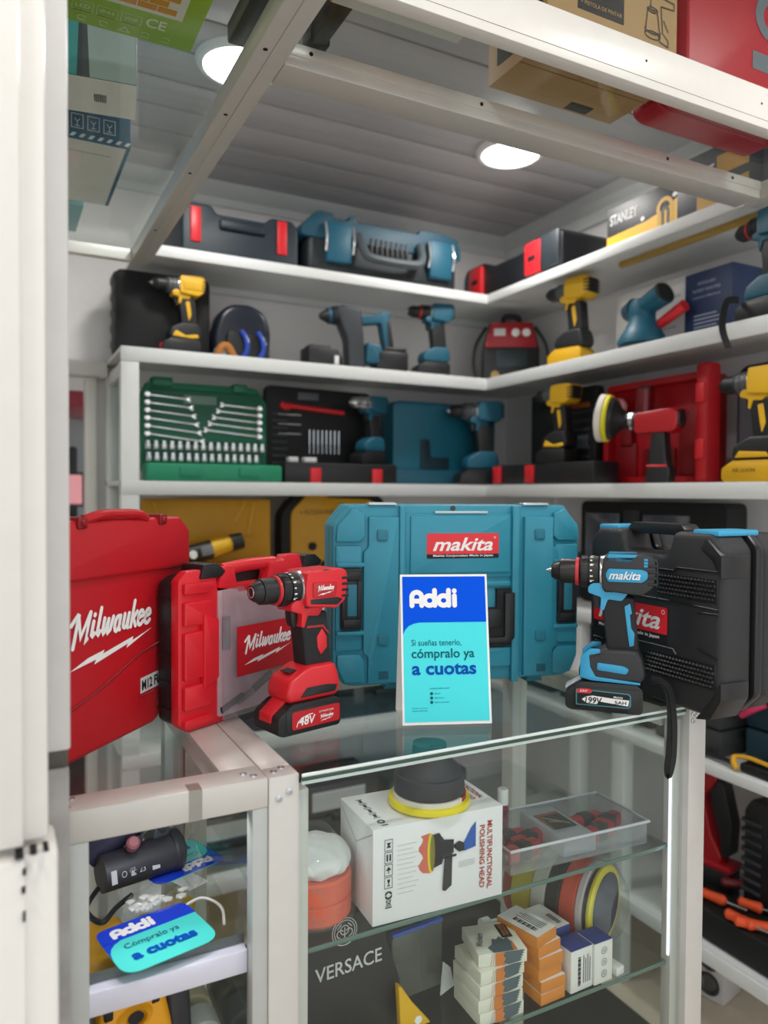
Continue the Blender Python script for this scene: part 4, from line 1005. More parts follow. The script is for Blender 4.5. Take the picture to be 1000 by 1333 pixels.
q = MB(); q.prism(rp([(-.06, .135), (.05, .135), (.06, .155), (.06, .19), (.04, .2), (-.06, .19)], .012), -.028, .028, 'y', .013, 3); q.build('body', m('polisher red', '#b3141f', .35), t)
q = MB(); q.lathe([(.026, 0), (.024, .004), (0, .005)], (.06, 0, .172), (1, 0, 0), 22); q.build('end_cap', BLACK, t)
q = MB(); q.cyl((-.1, 0, .175), (-.055, 0, .17), .022, .026, 22); q.build('gear_case', BLACK, t)
q = MB(); q.cyl((-.078, 0, .1725), (-.068, 0, .1725), .0255, n=22); q.build('gear_ring', STEEL, t)
dn = (-1, -.22, .12)
q = MB(); q.lathe([(.018, -.02), (.03, .0), (.056, .018), (.06, .03)], (-.105, -.004, .178), dn, 32); q.build('backing_cup', BLACK, t)
q = MB(); q.lathe([(.06, .03), (.066, .033), (.066, .042), (.058, .044)], (-.105, -.004, .178), dn, 36); q.build('disc_rim', m('disc yellow', '#e9e02a', .5), t)
q = MB(); q.lathe([(.056, .042), (.067, .045), (.067, .06), (.05, .066), (0, .066)], (-.105, -.004, .178), dn, 36); q.build('wool_pad', m('wool', '#e7dfd8', .9, bump=.5, bscale=80), t)
t = thing('spare_roller', 'dark red cylindrical spare part in the upper hollow of the open red case', 'spare part', (1.59, 1.515, Z3 + .19))
q = MB(); q.cyl((0, 0, 0), (0, 0, .07), .024, n=20); q.build('barrel', m('part wine', '#7d1420', .3), t)
q = MB(); q.cyl((0, 0, .07), (0, 0, .078), .022, .018, n=20); q.build('cap', DGREY, t)
t = thing('sponge_pad', 'pink sponge pad tucked behind the polisher disc in the red case', 'pad', (1.605, 1.635, Z3 + .215), 0, rx=0, ry=-75)
q = MB(); q.lathe([(.034, -.006), (.037, 0), (.034, .008), (0, .009)], n=28); q.build('foam', m('foam pink', '#d98f92', .9, bump=.4, bscale=120), t)
t = thing('tool_case', 'grey fronted black tool case standing at the right edge of the third shelf', 'tool case', (1.63, 1.265, Z3 + e), -90)
q = MB(); q.prism(rp([(0, 0), (.3, 0), (.3, .29), (.02, .29), (0, .27)], .012), .01, .1, 'y', .006); q.build('shell', BLACK, t)
q = MB(); q.prism(rp([(.014, .015), (.29, .015), (.29, .26), (.035, .26), (.014, .24)], .02), .0, .014, 'y', .004); q.build('front_panel', m('panel grey', '#50535b', .5), t)
for k in range(3):
    q = MB(); q.tube([(x + .1, -.001, z + .15) for x, z in circ(0, 0, .045 - .016 * k, 16)], .003, 6, closed=True, sub=0); q.build('ring_crease', m('panel dark', '#3e4149', .5), t)
box_part(t, 'top_lug', m('panel grey'), .03, .08, .004, .03, .258, .285, bev=.004)
t = shelf_drill('yellow drill with a yellow battery at the right edge of the third shelf', (1.515, 1.115, Z3 + e), -86, YDM, 1.08, bit=False)
text(t, front(0, -.036, 0), 'XR LI-ION', -.03, .02, .05, .008, BLACK2); side_plate(t, 'foot_trim', [(-.03, .05), (.045, .05), (.04, .06), (-.02, .064)], .0288, YEL, .002)

# --- fourth shelf
t = thing('tool_case', 'open yellow tool case under the socket set, its ribbed lid upright', 'tool case', (.372, 2.12, Z4 + e))
q = MB(); q.prism(rp([(0, 0), (.385, 0), (.385, .31), (0, .31)], .012), .11, .15, 'y', .006); q.build('lid', YELD, t)
for pts in ([(.03, .3), (.06, .21)], [(.33, .3), (.31, .2)], [(.3, .3), (.27, .24)], [(.05, .19), (.33, .19)], [(.21, .19), (.19, .12)]):
    q = MB(); q.tube([(x, .109, z) for x, z in pts], .006, 6, sub=0); q.build('lid_rib', m('yellow rib', '#dfaa2a', .45), t)
q = MB(); q.box(0, .385, .0, .1, .0, .12, .008); q.build('tub', YELD, t)
t = thing('angle_grinder', 'yellow and black grinder lying in the open yellow case', 'grinder', (.485, 2.165, Z4 + .15), 0, ry=-12)
q = MB(); q.cyl((0, 0, 0), (.07, 0, .0), .026, .028, 20); q.build('nose', BLACK, t)
q = MB(); q.cyl((.01, -.0245, 0), (.012, -.03, 0), .012, n=16); q.build('badge', WHITE, t)
q = MB(); q.cyl((.07, 0, 0), (.13, 0, .004), .026, .022, 20); q.build('body', YEL, t)
q = MB(); q.cyl((.13, 0, .004), (.165, 0, .004), .026, .024, 20); q.build('tail', BLACK, t)
q = MB(); q.box(.035, .07, -.03, .0, -.012, .016, .003); q.build('guard', GREY, t)
t = thing('tool_case', 'black rimmed case with a yellow parts board beside the open yellow case', 'tool case', (.80, 2.20, Z4 + e))
q = MB(); q.prism(rp([(-.01, 0), (.38, 0), (.38, .27), (.33, .33), (.05, .33), (-.01, .27)], .03), .03, .1, 'y', .008); q.build('shell', BLACK2, t)
q = MB(); q.prism(rp([(.02, .03), (.35, .03), (.35, .26), (.3, .31), (.14, .315), (.12, .335), (.08, .335), (.06, .31), (.02, .27)], .02), .02, .034, 'y', .004); q.build('board', YELD, t)
for x, z, c in ((.09, .16, BLACK2), (.15, .15, m('part blue', '#2e4e7c', .4)), (.07, .11, BLACK2), (.13, .1, BLACK2), (.18, .11, DGREY)):
    q = MB(); q.cyl((x, .02, z), (x, .012, z), .013, n=14); q.build('knob', c, t)
text(t, front(0, .0195, 0), '▪ ACCESSORIES ▪', .05, .262, .13, .014, m('print brown', '#6a4a10', .5))
t = thing('tool_case', 'black accessory case with clear compartments behind the black textured case', 'tool case', (1.62, 1.80, Z4 + e), -90)
q = MB(); q.prism(rp([(0, 0), (.53, 0), (.53, .31), (0, .31)], .02), .0, .08, 'y', .008); q.build('shell', BLACK2, t)
for x0, x1 in ((.03, .17), (.26, .42)): box_part(t, 'compartment', glass('compartment', '#c9ccd8', .1, .35, '#8b90a2', .1), x0, x1, -.008, .0, .1, .275, bev=.003)
box_part(t, 'divider_panel', DGREY, .185, .245, -.006, .0, .12, .285, bev=.003)

# --- low shelves seen through the glass and past the right post
def low_case(label, loc, w, h, d, mat, rz=0, lab=None, latch=None):
    t = thing('tool_case', label, 'tool case', loc, rz)
    q = MB(); q.box(0, w, 0, d, 0, h * .48, .008); q.build('base', mat, t)
    q = MB(); q.box(0, w, 0, d, h * .5, h, .008); q.build('lid', mat, t)
    q = MB(); q.box(w * .35, w * .65, -.014, .002, h * .42, h * .56, .006); q.build('handle', BLACK, t)
    if latch: 
        for k in (.15, .75): box_part(t, 'latch', latch, w * k, w * (k + .1), -.008, .004, h * .3, h * .7, bev=.003)
    if lab: patch(t, front(0, 0, 0), [rect(w * .1, w * .8, h * .6, h * .9)], m('print white'), 'label')
    return t
low_case('dark case with a pale label on the lowest back shelf', (.84, 2.15, Z6 + e), .26, .20, .2, DGREY, lab=1)
low_case('dark green case on the lowest back shelf', (1.14, 2.15, Z6 + e), .3, .17, .2, m('low green', '#1d4238', .5))
low_case('flat black case on the shelf above the low green case', (.95, 2.15, Z5 + e), .36, .15, .2, BLACK, latch=m('low latch', '#5a5d60', .4))
low_case('flat navy case at the left of the fifth back shelf', (.45, 2.15, Z5 + e), .38, .16, .2, NAVY)
low_case('grey case at the left of the lowest back shelf', (.42, 2.15, Z6 + e), .36, .16, .2, m('low grey', '#5d6266', .5), lab=1)
low_case('grey case on the right fourth shelf near the corner', (1.52, 2.06, Z4 + e), .22, .14, .2, m('low grey'), -90)
low_case('long black case on the low right shelf just past the right post', (1.52, 1.40, .69 + e), .2, .13, .24, m('low slate', '#3a3d3c', .5), -90)
t = low_case('dark teal case on the low right shelf with a pink tag', (1.56, 1.165, .69 + e), .2, .17, .2, m('low teal', '#1b3c4a', .5), -90)
q = MB(); q.tube([(.0, -.012, .11), (.03, -.02, .13), (.06, -.014, .15)], .008, 8); tag(q.build('tag', m('pink tag', '#e0416a', .5), t), 'pink tag')
t = thing('ratchet_strap', 'black strap with a yellow end lying on the front of the low right shelf', 'strap', (1.485, 1.20, .69 + e), -90)
q = MB(); q.tube([(-.05, .02, .006), (.03, .012, .012), (.06, .008, .012)], .006, 8); q.build('webbing', BLACK, t)
q = MB(); q.tube([(.06, .008, .03), (.064, .0, .018), (.075, -.004, .008)], .007, 8); q.tube([(.06, .008, .03), (.1, .012, .036), (.17, .02, .028)], .005, 8); q.build('hook', m('hook yellow', '#dca41f', .45), t)
q = MB(); q.box(.075, .18, .004, .07, .001, .022, .006); q.build('buckle', BLACK2, t)
ZL = .25
t = thing('reciprocating_saw', 'red and black power saw standing upright on the low shelf behind the right post', 'saw', (1.66, 1.325, ZL + e + .085), -80)
q = MB(); q.prism(rp([(-.06, .02), (.02, .02), (.035, .05), (.005, .10), (-.01, .16), (-.02, .2), (.01, .23), (.02, .255), (-.05, .27), (-.09, .25)], .012), -.025, .025, 'y', .012, 3); q.build('body', m('saw red', '#a5161f', .4), t)
q = MB(); q.prism(rp([(.03, .05), (.055, .06), (.06, .14), (.035, .24), (.015, .25), (.0, .2), (.01, .16), (.03, .1)], .01), -.022, .022, 'y', .01, 3); q.build('grip', BLACK, t)
q = MB(); q.box(-.09, .06, -.03, .03, -.08, .02, .01); q.build('battery', BLACK, t)
q = MB(); q.box(-.092, .062, -.031, .031, .018, .036, .004); q.build('foot_band', m('saw red'), t)
t = thing('tool_case', 'open black case with orange handled tools on the low right shelf', 'tool case', (1.50, 1.30, ZL + e), -90)
q = MB(); q.prism(rp([(-.04, .03), (.0, .0), (.3, .0), (.3, .075), (-.04, .075)], .01), .0, .11, 'y', .008); q.build('tray', BLACK2, t)
for k, (x0, y0, x1, y1) in enumerate(((.02, .03, .1, .05), (.11, .08, .16, .1), (.13, .01, .2, .02), (.16, .0, .24, .06), (.03, .12, .08, .17))):
    w = thing('screwdriver', ['orange handled screwdriver at the front of the open black case', 'thin orange handled screwdriver mid tray of the open black case', 'orange grip lying at the right of the open black case', 'orange handled pliers hanging at the right edge of the open black case', 'dark red screwdriver at the back of the open black case'][k], 'screwdriver', (1.50 + y0, 1.30 - x0, ZL + .09), math.degrees(math.atan2(-(x1 - x0), y1 - y0)))
    L = math.hypot(x1 - x0, y1 - y0)
    q = MB(); q.lathe([(.006, 0), (.012, .006), (.011, L * .5), (.013, L * .9), (.008, L)], (0, 0, 0), (1, 0, 0), 14); q.build('handle', ORANGE if k < 4 else m('wine', '#6d1a24', .5), w)
    q = MB(); q.cyl((L, 0, 0), (L + .05, 0, 0), .003, n=8); q.build('shaft', STEEL, w)
t = thing('charger_case', 'black ribbed case standing upright behind the orange tools at the right edge', 'case', (1.62, 1.21, ZL + e), -90)
q = MB(); q.prism(rp([(0, 0), (.16, 0), (.16, .33), (.02, .33), (0, .3)], .012), .0, .12, 'y', .01); q.build('body', BLACK, t)
for k in range(8): box_part(t, 'rib', DGREY, -.004, .05, -.004, .11, .1 + .024 * k, .11 + .024 * k, bev=.003)
t = thing('speaker', 'small red and white speaker box with two round grilles on the floor', 'speaker', (1.63, 1.36, e), -78)
q = MB(); q.box(0, .085, 0, .1, 0, .155, .008); q.build('cabinet', m('speaker white', '#c3bfbd', .5), t)
q = MB(); q.box(-.012, .002, .004, .096, .004, .15, .004); q.build('side_panel', m('speaker red', '#7c1a26', .4), t)
for z in (.045, .11):
    q = MB(); q.lathe([(.028, 0), (.03, .003), (.024, .004), (.02, -.0), (0, -.002)], (.045, 0, z), (0, -1, 0), 24); q.build('grille', DGREY, t)
q = MB(); q.box(.02, .05, .02, .06, .155, .17, .004); q.build('handle', BLACK, t)

low_case('added black case darkening the low right shelf, deepest in the corner', (1.542, 2.06, .69 + e), .22, .19, .24, BLACK2, -90)  # three made-up dark cases, put in to darken the view through the glass
low_case('added dark green case darkening the low right shelf between two black ones', (1.542, 1.80, .69 + e), .21, .17, .24, m('low green'), -90, lab=1)
low_case('added charcoal case darkening the low right shelf behind the rack post', (1.542, 1.575, .69 + e), .14, .2, .24, m('case charcoal'), -90)
# --- beyond the opening at the left
t = thing('glass_showcase', 'white framed glass showcase standing in the back room beyond the opening', 'showcase', (-.5, 3.1, 0))
for x in (0., .86): 
    for y in (0., .5): box_part(t, 'post', PAINT, x, x + .035, y, y + .035, 0, 1.78)
box_part(t, 'top', m('showcase red', '#a03a45', .5), 0, .895, 0, .535, 1.64, 1.70)
box_part(t, 'crown', PAINT, 0, .895, 0, .535, 1.70, 1.79)
box_part(t, 'back_board', m('showcase grey', '#a9adae', .5), .035, .86, .5, .51, .5, 1.64)
box_part(t, 'shelf', PAINT, .035, .86, .035, .5, 1.18, 1.2); box_part(t, 'base', DGREY, .0, .895, 0, .535, 0, .5)
box_part(t, 'front_pane', PANE, .035, .86, .01, .015, .5, 1.64, bev=0)
t = thing('price_screen', 'small pink lit screen on the shelf of the back room showcase', 'screen', (.2, 3.18, 1.2005))
q = MB(); q.box(-.01, .01, .01, .03, 0, .06); q.box(-.06, .06, 0, .05, 0, .008, .002); q.build('stand', DGREY, t)
box_part(t, 'panel', DGREY, -.1, .11, .0, .02, .055, .19, bev=.006)
tag(box_part(t, 'display', m('pink screen', '#e89aa0', .4, emit=.5), -.09, .1, -.002, .001, .065, .18, bev=.002), 'pink glowing display')
t = thing('tool_case', 'dark case on the shelf of the back room showcase behind the pink screen', 'tool case', (.1, 3.35, 1.2005))
q = MB(); q.box(0, .2, 0, .1, 0, .3, .01); q.build('body', m('case charcoal'), t); box_part(t, 'handle', BLACK, .06, .14, -.01, .01, .26, .3)
# ------------------------------------------------------------------ inside the right cabinet
ZS1, ZS2 = .7875, .6085
t = thing('carton', 'white polishing head carton with red lettering on the upper glass shelf', 'box', (.4025, .8035, ZS1), -2.6)
CW = m('carton bright white', '#f1eff0', .45, var=.015)
CWd, CHt, CDp = .187, .119, .108
box_part(t, 'body', CW, 0, CWd, 0, CDp, 0, CHt, bev=.0012)
q = MB(); q.box(CWd - .003, CWd + .0012, .004, .05, .012, .05, .0005); q.box(CWd - .003, CWd + .0012, .004, .05, .068, .1, .0005); q.build('closing_tab', CW, t)
F = front(0, 0, 0)
INK = m('carton ink', '#26262a', .6); BRICK = m('carton red', '#b04436', .6); PINKF = m('picture coral', '#d9705e', .6); PYEL = m('picture yellow', '#e6cf2e', .5); PBLU = m('picture blue', '#2f5fb5', .5)
wave = [(.078, .1015)] + [(.0655 + .0035 * math.sin(k * 1.35), .1 - .0047 * k) for k in range(11)] + [(.078, .051)]
patch(t, F, [wave], PINKF, 'picture')
patch(t, F, [circ(.079, .0765, .0045, 20, .0255)], PYEL, 'picture', LIFT * 2)
patch(t, F, [circ(.0815, .0765, .0035, 20, .0235)], m('picture olive', '#8d8436', .5), 'picture', LIFT * 3)
patch(t, F, [[(.081, .099), (.091, .1), (.098, .09), (.112, .088), (.112, .071), (.098, .069), (.095, .06), (.081, .056)]], INK, 'picture', LIFT * 3)
patch(t, F, [[(.099, .07), (.110, .072), (.109, .03), (.1, .024), (.096, .026)], rect(.095, .116, .066, .069)], m('picture charcoal', '#3a393d', .5), 'picture', LIFT * 4)
patch(t, F, [[(.126, .079), (.138, .098), (.145, .105), (.145, .073), (.128, .07)]], PBLU, 'picture', LIFT * 2)
patch(t, F, [[(.1125, .081), (.12, .0845), (.127, .081), (.128, .071), (.12, .0705), (.1125, .077)]], INK, 'picture', LIFT * 3)
for s, u, z0, w in (('MULTIFUNCTIONAL', .1625, .1025, .089), ('POLISHING HEAD', .151, .0985, .082)): text(t, F, s, u, z0, w, .0078, BRICK, 0, .02, rot=-90)
def icon(k, z):
    patch(t, F, [rect(.0155, .0265, z, z + .0005), rect(.0155, .0265, z + .0135, z + .014), rect(.0155, .016, z, z + .014), rect(.026, .0265, z, z + .014)], INK, 'icon')
    g = [[[(.018, z + .004), (.024, z + .004), (.022, z + .007), (.024, z + .010), (.018, z + .010), (.02, z + .007)]], [rect(.018, .020, z + .003, z + .011), rect(.022, .024, z + .003, z + .011)], [[(.0175, z + .007), (.021, z + .0115), (.0245, z + .007)], rect(.0205, .0215, z + .003, z + .007)], [[(.019, z + .011), (.023, z + .011), (.022, z + .007), (.02, z + .007)], rect(.0205, .0215, z + .003, z + .008), rect(.019, .023, z + .003, z + .004)]][k]
    patch(t, F, g, INK, 'icon', LIFT * 2)
for k in range(4): icon(k, .0905 - .0155 * k)
strokes(t, F, [arc(.021, .0355, .004, 20, 160, 6), arc(.021, .0355, .004, 200, 340, 6)], .0022, INK, 'icon')
strokes(t, F, [[(.018, .029), (.0195, .0225), (.0225, .0225), (.024, .029), (.018, .029)], [(.0175, .029), (.0245, .0225)], [(.0175, .0225), (.0245, .029)]], .0007, INK, 'icon'); patch(t, F, [rect(.0165, .0255, .0195, .0207)], INK, 'icon')
PALE = m('print faint', '#d3d0d2', .6)
for k in range(11): patch(t, F, [rect(.033, .055 + .004 * (k % 3), .034 + .006 * k, .0346 + .006 * k)], PALE, 'print')
for k in range(4): patch(t, F, [rect(.12, .144, .05 + .0022 * k, .0507 + .0022 * k)], PALE, 'print')
F = top(0, 0, CHt)
text(t, F, 'MULTIFUNCTIONAL', .17, .105, .075, .008, BRICK, 0, .02, rot=-90); text(t, F, 'POLISHING HEAD', .157, .1, .07, .008, BRICK, 0, .02, rot=-90)
for k in range(4): patch(t, F, [rect(.014, .024, .03 + .016 * k, .0305 + .016 * k), rect(.014, .024, .042 + .016 * k, .0425 + .016 * k), rect(.017, .021, .033 + .016 * k, .04 + .016 * k)], INK, 'icon')
strokes(t, F, [arc(.019, .018, .004, 20, 160, 6), arc(.019, .018, .004, 200, 340, 6)], .0022, INK, 'icon'); patch(t, F, [rect(.015, .024, .007, .0085)], INK, 'icon')
F = left(0, 0, 0)
patch(t, F, [[(-.052, .0), (-.0515, .0), (-.0515, CHt * .72), (-.052, CHt * .72)], [(-.0, CHt * .95), (-.052, CHt * .7), (-.052, CHt * .715), (-.0, CHt * .965)], [(-.052, CHt * .715), (-CDp, CHt * .97), (-CDp, CHt * .955), (-.052, CHt * .7)]], m('fold line', '#cfc9ca', .6), 'fold')

t = thing('polishing_pad', 'black rubber polisher head on a yellow rimmed disc, on top of the white carton', 'polisher pad', (.506, .845, ZS1 + CHt + .0018))
q = MB(); q.lathe([(.05, 0), (.054, .0015), (.0545, .006), (.0535, .009), (.049, .0095)], n=48); q.build('rim', m('rim yellow', '#f1dd12', .35), t)
for a0, a1, mt, nm in ((-60, 110, m('hook red', '#a1231c', .8, bump=.4, bscale=500), 'hook_pad'), (110, 300, m('hook white', '#e3ddd6', .8, bump=.4, bscale=500), 'hook_pad')):
    q = MB(); q.prism([(0, 0)] + arc(0, 0, .0485, a0, a1, 22), .0088, .0155, 'z'); q.build(nm, mt, t)
q = MB(); q.lathe([(.0445, .0155), (.0465, .017), (.0465, .038), (.0455, .0405), (.043, .041), (.041, .046), (.03, .057), (.0235, .062), (.0225, .066), (.0225, .078), (.02, .0785), (.0, .0785)], n=48); q.build('cup', m('rubber cup', '#2d2d32', .55, bump=.2, bscale=200), t)

t = thing('wool_pad', 'white wool pad on an orange sponge in a clear bag beside the white carton', 'polishing pads', (.352, .868, ZS1))
q = MB(); q.lathe([(.044, .002), (.047, .006), (.047, .028), (.0445, .029), (.0445, .031), (.047, .032), (.047, .054), (.045, .057), (0, .057)], n=40); q.build('sponge', m('sponge orange', '#ef6a4b', .9, bump=.4, bscale=150), t)
q = MB(); q.ball((0, 0, .072), .047, .047, .022, 4)
for v in q.bm.verts:
    k = 1 + .06 * math.sin(v.co.x * 210 + v.co.y * 90) * math.cos(v.co.y * 230 - v.co.z * 170)
    v.co = Vector((v.co.x * k, v.co.y * k, .072 + (v.co.z - .072) * k))
q.build('wool', m('wool white', '#f3f1ef', .95, bump=1.0, bscale=120), t)
def bag(M, pts_fn, n=26, k=14, name='film'):
    bm = bmesh.new(); rows = []
    for j in range(k + 1):
        row = []
        for i in range(n):
            a = 2 * math.pi * i / n
            p = pts_fn(a, j / k)
            row.append(bm.verts.new(p))
        rows.append(row)
    for a, b in zip(rows, rows[1:]):
        for i in range(n): bm.faces.new((a[i], a[(i + 1) % n], b[(i + 1) % n], b[i]))
    q = MB(); q.add(bm); return q.build(name, FILM, M, 80)
bag(t, lambda a, s: (((.048 + .006 * math.sin(3 * a + 5 * s) * s) * (1 - .5 * max(0, s - .75) / .25)) * math.cos(a) + .006 * (s < .12) * math.cos(a), ((.048 + .006 * math.cos(2 * a + 4 * s) * s) * (1 - .5 * max(0, s - .75) / .25)) * math.sin(a), .001 + .104 * s))

t = thing('glue_bottle', 'small bottle with a white cap behind the white carton', 'bottle', (.700, .945, ZS1))
q = MB(); q.lathe([(.009, 0), (.0095, .002), (.0095, .038), (.006, .042), (.0055, .046)], n=20); q.build('body', m('bottle plum', '#8c3a55', .35), t)
q = MB(); q.lathe([(.0085, .044), (.0085, .066), (.0075, .068), (0, .068)], n=20); q.build('cap', WHITE, t)
t = thing('storage_box', 'clear plastic box of red and black multi tools beside the white carton', 'tool set', (.628, .828, ZS1), -3)
W_, D_, H_ = .245, .115, .034
q = MB()
for a in ((0, W_, 0, .0015, .0, H_), (0, W_, D_ - .0015, D_, 0, H_), (0, .0015, .0015, D_ - .0015, 0, H_), (W_ - .0015, W_, .0015, D_ - .0015, 0, H_)): q.box(*a)
q.box(.0015, W_ - .0015, .0015, D_ - .0015, 0, .0012)
q.build('tray', CLEAR, t)
q = MB(); q.box(-.002, W_ + .002, -.002, D_ + .002, H_, H_ + .0015); q.build('lid', glass('lid film', '#fafbfb', .04, .03, rough=.05, bump=.3), t)
q = MB(); q.tube([(-.002, -.002, H_), (W_ + .002, -.002, H_), (W_ + .002, D_ + .002, H_), (-.002, D_ + .002, H_)], .0022, 8, closed=True, sub=0); q.build('rim', m('milky rim', '#cfd2d8', .2), t)
q = MB(); q.box(.092, .15, .002, D_ - .002, .006, .031, .002); q.build('divider', m('divider pale', '#c2c4c8', .4), t)
F = top(0, 0, .0312)
patch(t, F, [rect(.1, .142, .035, .088)], m('card dark', '#2a2a2e', .4), 'label'); patch(t, F, [rect(.1, .142, .08, .0865), rect(.1, .104, .035, .08)], m('card orange', '#a8613a', .5), 'label', LIFT * 2)
strokes(t, F, [[(.108, .075), (.136, .045)], [(.11, .06), (.125, .055)]], .004, m('card tan', '#b7a277', .4), 'picture', lift=.001)
LBL = ['leftmost front', 'left rear', 'middle left', 'right front', 'right rear', 'rightmost']
k = 0
for x, y, a in ((.012, .028, 20), (.012, .07, 12), (.04, .048, 25), (.156, .03, 24), (.16, .072, 14), (.19, .046, 30)):
    ca, sa = math.cos(R(-3)), math.sin(R(-3))
    w = thing('multi_tool', f'red and black folding multi tool in the clear box, {LBL[k]} one', 'multi tool', (.628 + x * ca - y * sa, .828 + x * sa + y * ca, ZS1 + .0095), a - 12, sc=1.22)
    q = MB(); q.box(-.004, .05, -.008, .008, -.006, .012, .004); q.build('handle', m('multi red', '#c51f2b', .35), w)
    q = MB(); q.box(.014, .034, -.0088, .0088, -.0066, .0128, .002); q.build('grip', BLACK, w)
    q = MB(); q.cyl((-.002, 0, .003), (-.006, 0, .003), .006, n=12); q.build('end_cap', STEEL, w)
    k += 1

# lower glass shelf: stack of pads in a bag, small cartons, bag, odds and ends
ax = Vector((.407, -.914, 0)).normalized()
P0 = Vector((.842, .869, ZS2 + .064))
def pads(label, d0, d1, r, mat, name='foam'):
    w = thing('polishing_pad', label, 'polishing pad', P0 - ax * d1, 0, group=None)
    q = MB(); q.lathe([(r - .002, 0), (r, .002), (r, d1 - d0 - .002), (r - .002, d1 - d0), (0, d1 - d0)], (0, 0, 0), ax, 44); q.build(name, mat, w); return w
FO = lambda n, c: m(n, c, .85, bump=.35, bscale=160)
pads('brown red pad, the far end of the bagged stack of polishing pads', .135, .15, .058, FO('foam brick', '#b5503a'))
pads('yellow foam pad in the bagged stack of polishing pads', .1, .134, .06, FO('foam yellow', '#d9c53c'))
pads('cream foam pad between yellow and black in the bagged stack', .075, .099, .061, FO('foam cream', '#e4dfd2'))
pads('black foam pad in the middle of the bagged stack', .052, .074, .061, FO('foam black', '#2a2a2c'))
pads('orange foam pad near the front of the bagged stack', .026, .051, .061, FO('foam orange', '#ee5a36'))
pads('pale pink wool pad behind the yellow rimmed backing disc', .014, .025, .061, FO('wool pink', '#e5d3d3'))
w = pads('yellow rimmed backing disc at the front end of the bagged stack', .004, .013, .058, BLACK, 'backing')
q = MB(); q.lathe([(.053, .0), (.06, .001), (.0605, .005), (.058, .008), (.05, .008)], ax * .006, ax, 44); q.build('rim', m('rim yellow'), w)
q = MB(); q.lathe([(.05, 0), (.05, .0015), (0, .0015)], ax * .0142, ax, 40); q.build('hook_face', m('hook navy', '#3d4254', .8, bump=.5, bscale=500), w)
w = thing('plastic_bag', 'clear plastic bag round the stack of polishing pads on the lower glass shelf', 'bag', P0 + Vector((0, 0, .0002)), 0)
qv = ax.cross(Vector((0, 0, 1)))
bag(w, lambda a, s: tuple(ax * (-.155 + .18 * s) + (qv * math.cos(a) + Vector((0, 0, 1)) * math.sin(a)) * ((.0632 + .0004 * math.sin(3 * a + 9 * s)) * (1 if s < .88 else 1 - (s - .88) * 3.2)) + Vector((0, 0, .0005))), 36, 16)

WB = m('carton ivory', '#e6e4d4', .5, var=.02); SLATE = m('print slate', '#54656c', .5); OPR = m('print orange', '#d57d3c', .5)
names = ['lowest ivory carton of the short stack', 'second ivory carton from the bottom of the stack', 'third ivory carton from the bottom of the stack', 'ivory carton second from the top of the stack', 'topmost ivory carton with a picture of a rotary tool bit']
for k in range(5):
    w = thing('small_carton', names[k] + ' on the lower glass shelf', 'box', (.563 + (.001, -.001, .0005, .003, .006)[k], .8065 + (.0, .001, 0, .002, .012)[k], ZS2 + .0180 * k), (-2, -3, -1, -2, -14)[k])
    box_part(w, 'body', WB, 0, .07, 0, .068, 0, .0176, bev=.0008)
    F = front(0, 0, 0)
    saw = [(.034 + .03, .0175)] + [(.067 - .004 * (j % 2) - .0006 * j, .0165 - .0016 * j) for j in range(10)] + [(.042, .0005), (.034, .004), (.038, .009), (.033, .013), (.036, .0175)]
    patch(w, F, [saw], SLATE, 'print'); patch(w, F, [[(.024, .0003), (.04, .0003), (.036, .004), (.039, .009), (.035, .013), (.038, .0175), (.024, .0175)]], OPR, 'print', LIFT * 2)
    strokes(w, F, [[(.017, .001), (.02, .017)], [(.0205, .001), (.0225, .017)]], .0005, BRICK, 'print')
    F = top(0, 0, .0178)
    if k == 4:
        patch(w, F, [[(.022, 0), (.05, 0), (.056, .012), (.052, .03), (.046, .026), (.042, .034), (.036, .028), (.03, .03), (.026, .018), (.018, .012)]], SLATE, 'print')
        patch(w, F, [[(.05, .0), (.056, .0), (.056, .022), (.052, .012)]], OPR, 'print', LIFT * 2)
        text(w, F, 'Workers', .012, .016, .03, .009, BLACK2, .3, .01, rot=70)
        q = MB(); q.box(.046, .062, .03, .062, .0179, .0184, .001); q.build('window', BLACK2, w)
        q = MB(); q.cyl((.051, .034, .0195), (.051, .058, .0195), .002, n=10); q.cyl((.056, .034, .0195), (.056, .058, .0195), .002, n=10); q.build('bit', m('copper', '#a8623c', .35, .5), w)
    else: patch(w, F, [rect(.03, .066, .004, .05)], SLATE, 'print')
OB = m('carton orange', '#d8883a', .5); LW = m('label white', '#ebe8e2', .5)
names = ['lowest orange carton of the stack', 'orange carton second from the bottom of the stack', 'orange carton third from the bottom of the stack', 'orange carton third from the top of the stack', 'orange carton second from the top of the stack', 'topmost orange carton with a white barcode label']
for k in range(6):
    w = thing('small_carton', names[k] + ' on the lower glass shelf', 'box', (.6625 + (0, .001, -.001, -.001, -.002, -.006)[k], .8025 + (0, .001, .004, .003, .004, .002)[k], ZS2 + .0162 * k), (2, 1, 5, 2, 7, 14)[k])
    box_part(w, 'body', OB, 0, .044, 0, .072, 0, .0157, bev=.0008)
    F = top(0, 0, .0157)
    patch(w, F, [rect(.0005, .0435, .0005, .0715)], LW, 'label')
    if k == 5:
        for j in range(16): patch(w, F, [rect(.01 + .0011 * j * 0, .018, .012 + .0026 * j, .0128 + .0026 * j + .0006 * (j % 3))], BLACK2, 'barcode', LIFT * 2)
        for j in range(4): patch(w, F, [rect(.022 + .004 * j, .0235 + .004 * j, .01, .055 - .006 * (j % 2))], GREY, 'print', LIFT * 2)
BB = m('carton blue', '#3c4a8c', .5)
